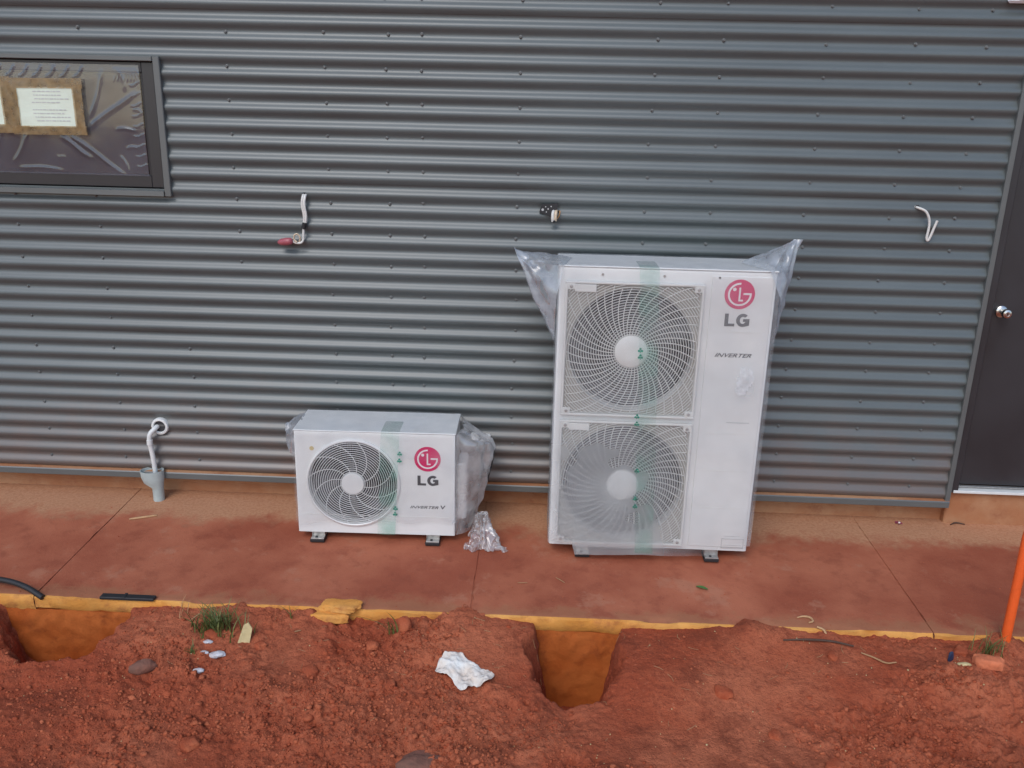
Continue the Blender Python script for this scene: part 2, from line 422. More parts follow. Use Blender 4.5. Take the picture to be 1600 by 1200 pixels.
# ================================================================== GROUND
def path_z(y): return 0.04*(y+0.45)
EDGE = -0.98
def hole_d(x, y, cx, cy, ax, ay, s):
    w = 1+0.24*fbm(x*9, y*9, s, 4, 0.6)
    ax = np.where(x < cx, ax*1.15, ax*0.85)
    return (np.abs((x-cx)/ax)**2.6+np.abs((y-cy)/ay)**2.6)**(1/2.6)/w
def ground_z(x, y, fine=True):
    x = np.asarray(x, float); y = np.asarray(y, float)
    d = EDGE-y                                     # distance out from the slab edge
    z = -0.062-0.070*sst(0.05, 0.55, d)
    # loose spoil heaped against and over the slab edge
    z += 0.030*np.exp(-((x-2.25)/0.30)**2)*np.exp(-(d/0.18)**2)
    z += 0.018*np.exp(-((x-3.45)/0.35)**2)*np.exp(-(d/0.14)**2)
    z += 0.022*np.exp(-((x-1.0)/0.13)**2)*np.exp(-(d/0.2)**2)
    z += 0.035*np.exp(-((x-1.75)/0.55)**2)*np.exp(-((d-0.42)/0.16)**2)
    z += 0.035*np.exp(-((x-4.25)/0.55)**2)*np.exp(-((d-0.30)/0.14)**2)
    z += 0.03*np.exp(-((x-3.15)/0.22)**2)*np.exp(-((d-0.3)/0.15)**2)
    z += 0.022*fbm(x*2.2, y*2.2, 3, 3)
    z += 0.045*np.exp(-((x-4.57)/0.10)**2)*np.exp(-(d/0.07)**2)
    z += 0.060*np.maximum(0, fbm(x*3.1, x*0+3, 57, 4, 0.6)+0.05)*np.exp(-(d/0.09)**2)
    near = sst(6, 3, np.abs(x-2.6))
    lump = 0.12+0.88*sst(-0.12, 0.14, fbm(x*1.5+4, y*1.9, 21, 3)+0.22*np.exp(-((x-1.9)/0.8)**2)+0.16*np.exp(-((x-4.4)/0.7)**2*1.0))
    lump = lump*(0.35+0.65*sst(0.7, 1.5, x))
    z += near*lump*(0.036*sst(0.0, 0.22, d)+0.006)*fbm(x*11, y*11, 5, 4, 0.6)
    if fine:
        c1 = cell(x*26+fbm(x*9, y*9, 2, 2)*0.8, y*26, 31); c2 = cell(x*60, y*60, 47)
        z += near*lump*(0.020*(0.42-c1)*sst(0.35, 0.7, vn(x*5, y*5, 8))+0.007*(0.4-c2))
        rg = 1-2*np.abs(fbm(x*24+3, y*24, 16, 3, 0.6))
        z += near*lump*0.015*(rg-0.5)*sst(0.3, 0.65, vn(x*3.1+8, y*3.7, 18))
        z += near*0.0045*fbm(x*70, y*70, 15, 3, 0.7)
    # two post holes dug against the slab edge
    h1 = hole_d(x, y, 0.60, -1.03, 0.27, 0.25, 61)
    z -= 0.29*sst(1.16, 0.70, h1)
    h2 = hole_d(x, y, 2.80, -1.07, 0.150, 0.28, 71)
    z -= 0.42*sst(1.32, 0.66, h2)
    return z
def gz(x, y): return float(ground_z(np.array([x]), np.array([y]))[0])
step = 0.0062
xs = np.arange(-0.6, 5.7, step); ys = np.arange(-2.15, -0.93, step)
def grow(a, d, lim):
    out = []; s = step
    while abs(a) < lim and len(out) < 60:
        s *= 1.28; a += d*s; out.append(a)
    return out
gx = np.concatenate([np.array(grow(xs[0], -1, 80))[::-1], xs, grow(xs[-1], 1, 80)])
gy = np.concatenate([np.array(grow(ys[0], -1, 80))[::-1], ys, grow(ys[-1], 1, 60)])
X, Y = np.meshgrid(gx, gy, indexing='ij')
Zg = ground_z(X, Y)
far = sst(1.0, 4.0, np.maximum(np.abs(X-2.6)-3.2, -2.2-Y))
Zg = Zg*(1-far)+far*(-0.13+0.03*fbm(X*0.4, Y*0.4, 4, 3))
Zg = np.where(Y > EDGE+0.1, np.minimum(Zg, -0.34), Zg)
hm = np.exp(-((hole_d(X, Y, 2.80, -1.07, 0.150, 0.28, 71)-1.0)/0.35)**2)+np.exp(-((hole_d(X, Y, 0.60, -1.03, 0.27, 0.25, 61)-1.0)/0.25)**2)
Xd = X+np.where(Y < -0.96, hm, 0)*(0.020*fbm(Zg*16+Y*6, Y*14+Zg*3, 83, 4, 0.6)+0.008*(0.4-cell(Zg*38+Y*9, Y*38+X*9, 84)))
Yd = Y+np.where(np.abs(X-2.6) < 3.3, 0.006*fbm(Zg*40+X*5, X*30, 81, 3), 0)
ground = mkobj('ground', np.stack([Xd, Yd, Zg], -1).reshape(-1, 3), gridF(len(gx), len(gy)), 'soil', smooth=True)
tag(ground, 'bare red soil with lumpy loose spoil in front of the path', kind='structure')

# loose clods, far too many to count
ico_v = []; ico_f = []
import bmesh
bm = bmesh.new(); bmesh.ops.create_icosphere(bm, subdivisions=2, radius=1.0)
ICOV = np.array([v.co[:] for v in bm.verts]); ICOF = np.array([[v.index for v in f.verts] for f in bm.faces]); bm.free()
bm = bmesh.new(); bmesh.ops.create_icosphere(bm, subdivisions=1, radius=1.0)
ICO1V = np.array([v.co[:] for v in bm.verts]); ICO1F = np.array([[v.index for v in f.verts] for f in bm.faces]); bm.free()
def lumps(P, S, bv, bf, sq=0.75):
    n = len(P); k = len(bv)
    ang = RNG.uniform(0, 2*np.pi, (n, 2)); V = np.repeat(bv[None], n, 0)
    V = V*(1+RNG.uniform(-0.28, 0.28, (n, k, 1)))
    V = V*RNG.uniform(0.7, 1.25, (n, 1, 3))
    c, s = np.cos(ang[:, 0])[:, None], np.sin(ang[:, 0])[:, None]
    x, y, z = V[..., 0]*c-V[..., 1]*s, V[..., 0]*s+V[..., 1]*c, V[..., 2]
    c, s = np.cos(ang[:, 1])[:, None], np.sin(ang[:, 1])[:, None]
    y, z = y*c-z*s, y*s+z*c
    V = np.stack([x, y, z*sq], -1)*S[:, None, None]+P[:, None, :]
    F = bf[None]+(np.arange(n)*k)[:, None, None]
    return V.reshape(-1, 3), F.reshape(-1, 3)
n = 26000
px = RNG.uniform(0.0, 5.4, n); py = EDGE-0.01-RNG.beta(1.2, 1.4, n)*0.95
dens = sst(0.0, 0.25, fbm(px*1.5+4, py*1.9, 21, 3)+0.22*np.exp(-((px-1.9)/0.8)**2)+0.10*np.exp(-((px-4.4)/0.7)**2)+0.25*fbm(px*6, py*6, 91, 3))*(0.25+0.75*sst(0.6, 1.4, px))+0.03
h2 = hole_d(px, py, 2.80, -1.07, 0.150, 0.28, 71); h1 = hole_d(px, py, 0.60, -1.03, 0.27, 0.25, 61)
keep = (RNG.uniform(0, 1, n) < dens) & (h2 > 1.12) & (h1 > 1.08)
px, py = px[keep], py[keep]
S = 0.0024+0.0150*RNG.beta(0.9, 6.0, len(px))
pz = ground_z(px, py)+S*0.15
V, F = lumps(np.stack([px, py, pz], -1), S, ICO1V, ICO1F)
n = 3400
qx = RNG.uniform(0.2, 5.3, n); qy = EDGE-0.03-RNG.uniform(0, 0.85, n)
dq = sst(0.02, 0.30, fbm(qx*1.5+4, qy*1.9, 21, 3)+0.22*np.exp(-((qx-1.9)/0.8)**2)+0.10*np.exp(-((qx-4.4)/0.7)**2)+0.45*fbm(qx*4, qy*4, 97, 3))*(0.15+0.85*sst(0.8, 1.5, qx))
g2_ = hole_d(qx, qy, 2.80, -1.07, 0.150, 0.28, 71); g1_ = hole_d(qx, qy, 0.60, -1.03, 0.27, 0.25, 61)
kq = (RNG.uniform(0, 1, n) < dq) & (g2_ > 1.25) & (g1_ > 1.1); qx, qy = qx[kq], qy[kq]
Sq = 0.005+0.015*RNG.beta(0.7, 5.0, len(qx))
bv = np.sign(ICOV)*np.abs(ICOV)**0.7
V2, F2 = lumps(np.stack([qx, qy, ground_z(qx, qy)-Sq*0.12], -1), Sq, bv, ICOF, 0.8)
F = np.vstack([F, F2+len(V)]); V = np.vstack([V, V2])
tag(mkobj('soil_crumbs', V, F, 'clod'), 'countless small crumbs of red soil scattered over the ground', 'soil', kind='stuff')
n = 1500
px = RNG.uniform(0.1, 5.3, n); py = RNG.uniform(EDGE+0.02, 0.03, n)
dens = 0.25+0.75*np.exp(-((py-EDGE)/0.12)**2)+0.35*sst(-0.2, 0.02, py)
kk = RNG.uniform(0, 1, n) < dens; px, py = px[kk], py[kk]
S = 0.0012+0.0045*RNG.beta(0.8, 6, len(px))
V, F = lumps(np.stack([px, py, path_z(py)+S*0.3], -1), S, ICO1V, ICO1F)
tag(mkobj('path_crumbs', V, F, 'clod'), 'tiny crumbs of red soil trodden onto the concrete path', 'soil', kind='stuff')

n = 260
qx = RNG.uniform(0.2, 5.3, n); qy = EDGE-0.02-RNG.uniform(0, 0.9, n)
V, F = lumps(np.stack([qx, qy, ground_z(qx, qy)+0.001], -1), 0.0018+0.004*RNG.beta(1, 5, n), ICO1V, ICO1F)
tag(mkobj('grit', V, F, 'creamy'), 'fine pale grit strewn thinly over the red soil', 'grit', kind='stuff')
gb = MB()
for k in range(110):
    a_ = RNG.uniform(0, 6.28); l_ = RNG.uniform(0.012, 0.045); x_ = RNG.uniform(0.4, 5.2); y_ = EDGE-0.02-RNG.beta(1, 2.5)*0.8
    pts_ = []
    for t_ in (-0.5, 0, 0.5):
        xx_ = x_+l_*t_*math.cos(a_)+(0.15*l_ if t_ == 0 else 0)*math.sin(a_); yy_ = y_+l_*t_*math.sin(a_)
        pts_.append((xx_, yy_, gz(xx_, yy_)+0.003))
    gb.tube(pts_, RNG.uniform(0.0006, 0.0013), 4)
tag(gb.build('straw_bits', 'straw'), 'fine straw and root bits littering the red soil', 'straw', kind='stuff')

# ================================================================== PATH
pb = MB(); pb.box(-9, 13, EDGE+0.014, 0.3, -0.75, -0.092)
path = pb.build('path', 'clay'); tag(path, 'concrete path of mud-stained slabs along the steel wall', kind='structure')
joints = [-9, -7.35, -5.42, -3.49, -1.53, 0.415, 2.323, 4.29, 6.22, 8.15, 10.1, 13]
def slab(xa, xb, sd):
    g = 0.0022
    nx = max(2, int((xb-xa)/0.012)); x = np.linspace(xa+g, xb-g, nx)
    prof = [(-0.078, 0.018), (-0.055, 0.004), (-0.025, 0.0), (-0.004, 0.002)]     # front face, z offset and set-back
    rows = []
    for dz, yb in prof:
        yy = EDGE+yb-0.010*fbm(x*9, np.full(nx, dz*40), sd, 4, 0.6)+0.020*np.maximum(0, fbm(x*5, x*0+dz*9, sd+11, 3)-0.12)
        rows.append(np.stack([x, yy, np.full(nx, path_z(EDGE)+dz)+(0.014*fbm(x*14, x*0, sd+3, 3) if dz < -0.07 else 0)], -1))
    for yy in np.concatenate([[EDGE+0.012], np.linspace(EDGE+0.03, 0.09, 42)]):
        chip = 0.022*np.maximum(0, fbm(x*7, x*0+2, sd+7, 4)-0.05) if yy == EDGE+0.012 else 0
        zz = path_z(yy)+0.0018*fbm(x*1.5, np.full(nx, yy*1.5), sd, 3)-chip
        rows.append(np.stack([x, np.full(nx, yy), zz], -1))
    V = np.stack(rows, 0); nr = len(rows)
    ch = np.maximum(0, fbm(V[:, 0, 1]*11, V[:, 0, 2]*0+sd, sd+19, 3))*0.009
    V[:, 0, 0] += ch; V[:, -1, 0] -= ch[::-1]*0.7
    F = gridF(nr, nx)[:, ::-1]
    V = V.reshape(-1, 3)
    # joint side faces
    side = []
    for c in (0, nx-1):
        top = [r*nx+c for r in range(nr)]
        base = len(V); V = np.vstack([V, [[V[c][0], 0.09, -0.098]]])
        f = top+[base]; side.append(tuple(f) if c == 0 else tuple(f[::-1]))
    FF = [tuple(f) for f in F.tolist()]+side
    o = mkobj('concrete_slab', V, FF, ['path', 'ochre'], path)
    mi = np.zeros(len(FF), dtype=np.int32); mi[:4*(nx-1)] = 1
    o.data.polygons.foreach_set('material_index', mi)
    auto_smooth(o, 50)
for jx in joints[1:-1]:
    ny_ = 60; y_ = np.linspace(EDGE+0.012, 0.088, ny_); zz_ = path_z(y_)-0.0035-0.004*np.maximum(0, fbm(y_*13, y_*0+jx, 901, 3))
    mkobj('joint_filler', np.stack([np.stack([np.full(ny_, jx+dx_), y_, zz_], -1) for dx_ in (0.012, -0.012)], 0).reshape(-1, 3), gridF(2, ny_), 'path', path)
nbx, nbz = 520, 62
bx_, bz_ = np.meshgrid(np.linspace(-0.4, 5.7, nbx), np.linspace(-0.72, -0.088, nbz), indexing='ij')
by_ = EDGE+0.010-0.012*fbm(bx_*5, bz_*6, 911, 4, 0.6)-0.007*fbm(bx_*26, bz_*5, 913, 3)+0.010*(cell(bx_*22+fbm(bx_*8, bz_*8, 914, 2), bz_*13, 915)-0.4)
mkobj('clay_bank', np.stack([bx_, np.minimum(by_, EDGE+0.0135), bz_], -1).reshape(-1, 3), gridF(nbx, nbz), 'clay', path, smooth=True)
for i in range(len(joints)-1): slab(joints[i], joints[i+1], 100+i)

# ================================================================== BUILDING
bld = tag(empty('building', (0, 0.1, 0)), 'building wall clad in dark grey horizontal corrugated steel', 'building')
bld.location = (0, 0, 0)
PITCH = 0.0762; ZR = 1.61
WX0, WX1, WZ0, WZ1 = -1.10, 0.745, 1.652, 2.232        # window opening
DX0, DX1, DZ1 = 4.742, 5.66, 2.235                      # door opening
ZTOP = 3.27
opens = [(WX0, WX1, WZ0, WZ1), (DX0, DX1, -1, DZ1)]
WL, WR = -8.8, 12.8
xb = sorted(set(np.round(np.concatenate([np.arange(WL, WR+0.01, 0.12), [WX0, WX1, DX0, DX1]]), 4)))
xb = np.array(xb)
def sheet(z0, z1, k):
    zs = sorted(set(np.round(np.concatenate([np.arange(z0, z1+1e-6, PITCH/14), [z for o in opens for z in o[2:] if z0 < z < z1], [z1]]), 5)))
    zs = np.array(zs)
    Xs, Zs = np.meshgrid(xb, zs, indexing='ij')
    t = (Zs-z0)/(z1-z0)
    ph = 2*np.pi*(Zs-ZR)/PITCH
    s = np.cos(ph)
    prof = 0.5*(1-s*(1.12-0.12*s*s))
    Ys = -0.0165*prof-0.0028*(1-t)+0.0014*fbm(Xs*1.3, Zs*2.0, 40+k, 3)
    V = np.stack([Xs, Ys, Zs+0.0012*fbm(Xs*0.9, Zs*0.7+k, 60+k, 2)], -1).reshape(-1, 3)
    F = gridF(len(xb), len(zs))
    cx = V[F].mean(1)
    keep = np.ones(len(F), bool)
    for (a, b_, c, d) in opens: keep &= ~((cx[:, 0] > a) & (cx[:, 0] < b_) & (cx[:, 2] > c) & (cx[:, 2] < d))
    return mkobj('cladding_sheet', V, F[keep], 'steel', bld, smooth=True)
BOT = 0.176
bounds = [BOT, BOT+0.762, BOT+1.524, BOT+2.286, ZTOP]
sheets = []
for k in range(4):
    sheets.append((bounds[k], bounds[k+1], sheet(bounds[k], bounds[k+1]+(0.05 if k < 3 else 0), k)))
# screws with washers in the valleys, every second valley
sb = MB()
sb.lathe([(0.0085, 0.0), (0.0085, -0.0022), (0.006, -0.003), (0.0055, -0.003), (0.0055, -0.0085), (0.0045, -0.0095)], (0, 0, 0), 'y', 10)
sm = bpy.data.meshes.new('screw'); sm.from_pydata(sb.V, [], sb.F); sm.materials.append(M['screw'])
cols = [-1.30, -0.92, -0.45, -0.012, 0.393, 0.791, 1.087, 1.546, 1.834, 2.0, 2.453, 3.069, 3.367, 3.827, 4.218, 4.531, 4.95, 5.35, 5.75, 6.2]
for n_ in range(-9, 10):
    z = ZR-0.1524*n_
    if z > ZTOP-0.03: continue
    for cxx in cols:
        if WX0-0.03 < cxx < WX1+0.06 and WZ0-0.04 < z < WZ1+0.03: continue
        if DX0-0.05 < cxx < DX1+0.05 and z < DZ1+0.04: continue
        if cxx in (0.791,) and z > 1.0: continue
        if cxx == 1.087 and z < 1.2: continue
        sh = next(s_[2] for s_ in sheets if s_[0] <= z < s_[1])
        o = bpy.data.objects.new('screw', sm); COL.objects.link(o); o.parent = sh
        o.location = (cxx+random.gauss(0, 0.004), -0.001, z+random.gauss(0, 0.003))
        o.rotation_euler = (random.gauss(0, 0.06), random.uniform(0, 3), random.gauss(0, 0.06))
# base flashing with a dusty ledge, ends at the door
for a, b_ in ((WL, DX0-0.005), (DX1+0.005, WR)):
    mb = MB(); mb.add([(a, 0.06, 0.181), (b_, 0.06, 0.181), (b_, -0.030, 0.169), (a, -0.030, 0.169), (b_, -0.034, 0.164), (a, -0.034, 0.164),
                       (b_, -0.034, 0.135), (a, -0.034, 0.135), (b_, -0.026, 0.130), (a, -0.026, 0.130), (b_, 0.06, 0.132), (a, 0.06, 0.132)],
                      [(0, 1, 2, 3), (3, 2, 4, 5), (5, 4, 6, 7), (7, 6, 8, 9), (9, 8, 10, 11), (1, 10, 8, 6, 4, 2), (0, 3, 5, 7, 9, 11)])
    o = mb.build('base_flashing', ['trim', 'footing'], bld)
    o.data.polygons[0].material_index = 1
# footing (edge of the floor slab) under the wall
mb = MB(); mb.box(WL, DX0+0.012, 0.072, 0.6, -0.2, 0.128); mb.box(DX0+0.012, DX1, 0.030, 0.6, -0.2, 0.205, 0.006); mb.box(DX1, WR, 0.072, 0.6, -0.2, 0.128)
mb.build('footing', 'footing', bld)
# top capping, return walls and flat roof deck
MB().box(WL, WR, -0.03, 0.10, ZTOP-0.012, ZTOP+0.05, 0.004).build('capping', 'trim', bld)
MB().box(WL, WR, 0.10, 7.0, ZTOP-0.06, ZTOP).build('roof', 'trim', bld)
for a in (WL, WR-0.05): MB().box(a, a+0.05, 0.02, 7.0, 0.1, ZTOP-0.07).build('end_wall', 'steel', bld)
MB().box(WL, WR, 6.95, 7.0, 0.1, ZTOP-0.07).build('rear_wall', 'steel', bld)
# dark lining behind the cladding with the two openings left free
mb = MB()
mb.box(WL+.06, WX0-0.02, 0.05, 0.09, 0.2, ZTOP-0.07); mb.box(WX1+0.02, DX0-0.02, 0.05, 0.09, 0.2, ZTOP-0.07); mb.box(DX1+0.02, WR-.06, 0.05, 0.09, 0.2, ZTOP-0.07)
mb.box(WX0-0.02, WX1+0.02, 0.05, 0.09, 0.2, WZ0-0.02); mb.box(WX0-0.02, WX1+0.02, 0.05, 0.09, WZ1+0.02, ZTOP-0.07); mb.box(DX0-0.02, DX1+0.02, 0.05, 0.09, DZ1+0.02, ZTOP-0.07)
mb.build('wall_lining', 'dark', bld)
# room behind the window
mb = MB(); mb.add([(-2.5, 0.1, 0.5), (2.0, 0.1, 0.5), (2.0, 2.6, 0.5), (-2.5, 2.6, 0.5), (-2.5, 0.1, 3.0), (2.0, 0.1, 3.0), (2.0, 2.6, 3.0), (-2.5, 2.6, 3.0)],
                  [(0, 1, 2, 3), (4, 7, 6, 5), (1, 5, 6, 2), (0, 3, 7, 4), (3, 2, 6, 7)])
mb.build('room_lining', 'dark', bld)

# vertical end trim beside the door
def jtrim(x0, x1):
    mb = MB(); mb.box(x0, x1, -0.026, 0.055, 0.132, DZ1+0.012, 0.002)
    return mb.build('end_trim', 'trim', bld)
jtrim(DX0-0.026, DX0-0.001); jtrim(DX1+0.001, DX1+0.026)
MB().box(DX0-0.026, DX1+0.026, -0.028, 0.055, DZ1+0.013, DZ1+0.036, 0.002).build('head_trim', 'trim', bld)

# ---- window
win = MB()
T = 0.024
fr = MB()
fr.box(WX1-0.062, WX1-0.004, -0.012, 0.048, WZ0+0.004, WZ1-0.004, 0.003)
fr.box(WX0+0.004, WX0+0.062, -0.012, 0.048, WZ0+0.004, WZ1-0.004, 0.003)
fr.box(WX0+0.062, WX1-0.062, -0.010, 0.048, WZ0+0.004, WZ0+0.060, 0.003)
fr.box(WX0+0.062, WX1-0.062, -0.010, 0.048, WZ1-0.050, WZ1-0.004, 0.003)
wroot = fr.build('window', 'black_frame', bld)
wroot['label'] = 'black framed window covered with clear plastic film'
for a in (WX1+0.001, WX0-T-0.009): MB().box(a, a+T+0.008, -0.030, 0.049, WZ0-0.036, WZ1+0.022, 0.003).build('side_trim', 'trim', wroot)
MB().add([(WX0, 0.045, WZ0+0.002), (WX1, 0.045, WZ0+0.002), (WX1, -0.036, WZ0-0.010), (WX0, -0.036, WZ0-0.010), (WX1, -0.037, WZ0-0.034), (WX0, -0.037, WZ0-0.034), (WX1, 0.045, WZ0-0.036), (WX0, 0.045, WZ0-0.036)],
         [(0, 1, 2, 3), (3, 2, 4, 5), (5, 4, 6, 7), (0, 3, 5, 7), (1, 6, 4, 2)]).build('sill_trim', 'trim', wroot)
MB().box(WX0, WX1, -0.032, 0.049, WZ1-0.001, WZ1+0.022, 0.003).build('head_trim', 'trim', wroot)
# inner sash lines and pane
sh = MB(); sh.box(WX1-0.074, WX1-0.0635, 0.0, 0.03, WZ0+0.061, WZ1-0.051); sh.build('glazing_bead', 'black_frame', wroot)
gm = film('window_glass', 0.0, 0.01, 5, gloss=0.025, grough=0.02, fres=0.2); M['glass'] = gm
MB().box(WX0+0.06, WX1-0.06, 0.022, 0.028, WZ0+0.06, WZ1-0.05).build('pane', 'glass', wroot)
# wrinkled plastic film over the glass
FXa, FXb, FZa, FZb = WX0+0.05, WX1-0.072, WZ0+0.058, WZ1-0.018
nx, nz = 520, 150
x = np.linspace(FXa, FXb, nx); z = np.linspace(FZa, FZb, nz); Xf, Zf = np.meshgrid(x, z, indexing='ij')
d = 0.0025*fbm(Xf*4, Zf*4, 201, 3)
def crease(p, q, amp, w):
    global d
    px_, pz_ = p; qx, qz = q; vx, vz = qx-px_, qz-pz_; l2 = vx*vx+vz*vz
    t = ((Xf-px_)*vx+(Zf-pz_)*vz)/l2
    amp, w = amp*0.55, w*0.72
    dist = ((Xf-px_)*(-vz)+(Zf-pz_)*vx)/math.sqrt(l2)+0.004*np.sin(t*5+amp*900)
    d = d+amp*np.exp(-(dist/w)**2)*sst(-0.1, 0.15, t)*sst(1.1, 0.8, t)
crease((0.41, 1.93), (0.64, 2.09), 0.007, 0.012); crease((0.27, 1.88), (0.40, 1.79), 0.008, 0.013); crease((0.32, 1.88), (0.55, 1.72), 0.007, 0.011)
crease((0.55, 1.80), (0.58, 1.72), 0.004, 0.008); crease((0.50, 2.18), (0.42, 1.98), 0.004, 0.011); crease((0.58, 2.19), (0.60, 2.10), 0.004, 0.009)
crease((0.54, 1.925), (0.63, 1.925), 0.006, 0.008); crease((0.58, 1.84), (0.64, 1.84), 0.005, 0.008); crease((0.63, 2.02), (0.67, 2.00), 0.004, 0.007)
for q in range(7): crease((0.02+q*0.065, 2.20), (0.0+q*0.065-0.03, 2.15), 0.004, 0.007)
for q in range(9): crease((0.56+q*0.012, 2.2), (0.55+q*0.016, 2.14), 0.003, 0.004)
for q in range(9): crease((0.67, 1.76+q*0.047), (0.62, 1.755+q*0.046), 0.003, 0.005)
for q in range(8): crease((-0.9+q*0.12, 1.74+0.05*(q % 3)), (-0.8+q*0.12, 2.1), 0.004, 0.012)
crease((0.05, 1.74), (0.25, 1.73), 0.004, 0.01); crease((0.1, 1.89), (0.02, 1.76), 0.004, 0.012)
cr_ = random.Random(9)
for q in range(12):
    a_ = cr_.uniform(0, math.pi); l_ = cr_.uniform(0.03, 0.14); cx_ = cr_.uniform(-0.3, 0.66); cz_ = cr_.uniform(1.73, 2.18)
    crease((cx_, cz_), (cx_+l_*math.cos(a_), cz_+l_*math.sin(a_)), cr_.uniform(0.0008, 0.0018), cr_.uniform(0.005, 0.010))
V = np.stack([Xf, -0.016-d, Zf], -1).reshape(-1, 3)
mkobj('plastic_film', V, gridF(nx, nz), 'film_window', wroot, smooth=True)

# taped notices
def notice(name, x0, x1, z0, z1, label, cat, tilt, text):
    root = empty(name, (0, 0, 0)); yb = -0.030
    w, h = x1-x0, z1-z0
    nx_, nz_ = 26, 18
    u, v = np.meshgrid(np.linspace(0, 1, nx_), np.linspace(0, 1, nz_), indexing='ij')
    bulge = lambda a, b_: 0.0025*fbm(a*22, b_*22, 301, 3)
    def sheet_(n_, ax0, ax1, az0, az1, yo, m_):
        A = ax0+(ax1-ax0)*u; B = az0+(az1-az0)*v
        C = B+tilt*(A-x0)
        return mkobj(n_, np.stack([A, yb-yo-bulge(A, B), C], -1).reshape(-1, 3), gridF(nx_, nz_), m_, root, smooth=True)
    sheet_('sheet_of_paper', x0, x1, z0, z1, 0.0, 'paper')
    tw = 0.046
    for (a, b_, c, d_, yo) in ((x0-tw*0.8, x1+tw, z1-0.006, z1+tw*0.85, 0.003), (x0-tw*0.8, x1+tw*1.0, z0-tw*0.75, z0+0.006, 0.0036),
                               (x0-tw*0.8, x0+0.005, z0-tw*0.6, z1+tw*0.6, 0.0044), (x1-0.005, x1+tw*0.9, z0-tw*0.6, z1+tw*0.6, 0.005)):
        sheet_('packing_tape', a, b_, c, d_, yo, 'tape')
    if text:
        pm = MB(); rr = random.Random(5)
        for k in range(9):
            zz = z1-0.022-k*0.0165
            if k in (4,): continue
            xx = x0+0.06+rr.uniform(0, 0.03)
            xe = x1-0.03-rr.uniform(0, 0.05)
            while xx < xe:
                l = rr.uniform(0.006, 0.02)
                yy = yb-0.0012-float(bulge(np.array([xx]), np.array([zz]))[0])
                pm.add([(xx, yy, zz+tilt*(xx-x0)), (xx+l, yy, zz+tilt*(xx-x0)), (xx+l, yy, zz+0.0045+tilt*(xx-x0)), (xx, yy, zz+0.0045+tilt*(xx-x0))], [(0, 1, 2, 3)])
                xx += l+0.004
        pm.build('print', 'faint_print', root)
    root['label'] = label; root['category'] = cat
notice('notice', 0.083, 0.357, 1.925, 2.106, 'typed notice on pale green paper taped to the window film, right one', 'notice', 0.012, True)
notice('notice', -0.245, 0.012, 1.925, 2.106, 'blank white sheet taped to the window film, left one cut by frame', 'notice', 0.02, False)

# ---- door
DY = 0.052
door = MB().box(DX0+0.048, DX1-0.048, DY, DY+0.04, 0.236, DZ1-0.045, 0.002).build('door', 'door', bld)
door['label'] = 'dark grey flush door with round knob lock'
jm = MB()
jm.box(DX0+0.001, DX0+0.045, 0.0, 0.10, 0.207, DZ1-0.002, 0.003); jm.box(DX1-0.045, DX1-0.001, 0.0, 0.10, 0.207, DZ1-0.002, 0.003)
jm.box(DX0+0.045, DX1-0.045, 0.0, 0.10, DZ1-0.042, DZ1-0.002, 0.003)
jm.box(DX0+0.045, DX0+0.058, 0.035, 0.0495, 0.236, DZ1-0.045); jm.build('door_frame', 'door', door)
MB().box(DX0+0.02, DX1-0.02, -0.004, 0.045, 0.206, 0.221, 0.002).build('threshold', 'pvc_white', door)
MB().box(DX0+0.046, DX1-0.046, 0.030, 0.0505, 0.226, 0.233, 0.001).build('door_seal', 'zinc', door)
kb = MB(); kx, kz = 4.853, 1.163
kb.lathe([(0.028, DY-0.001), (0.029, DY-0.007), (0.025, DY-0.011), (0.013, DY-0.013), (0.012, DY-0.030), (0.018, DY-0.036), (0.0225, DY-0.046), (0.0235, DY-0.056), (0.020, DY-0.064), (0.011, DY-0.067), (0.010, DY-0.066)], (kx, 0, kz), 'y', 28)
kn = kb.build('knob', 'chrome', door); auto_smooth(kn, 40)
MB().box(kx-0.0018, kx+0.0018, DY-0.0685, DY-0.066, kz-0.006, kz+0.006).build('keyhole', 'rubber', kn)
MB().box(5.30, 5.42, DY-0.003, DY-0.0005, 0.40, 0.4035).build('scuff', 'zinc', door)

# lamp over the wall beside the door (only its lower edge is in view)
lamp = empty('bulkhead_light', (4.655, -0.016, 2.55)); tag(lamp, 'pale bulkhead light on the wall above the door, cut by top edge', 'light')
lb = MB(); lb.box(-0.075, 0.075, -0.022, 0.0, 0.0, 0.15, 0.009); lb.build('housing', 'light_body', lamp)
lb = MB(); lb.lathe([(0.064, -0.0215), (0.062, -0.035), (0.045, -0.048), (0.012, -0.054)], (0, 0, 0.075), 'y', 24); auto_smooth(lb.build('diffuser', 'light_body', lamp), 50)

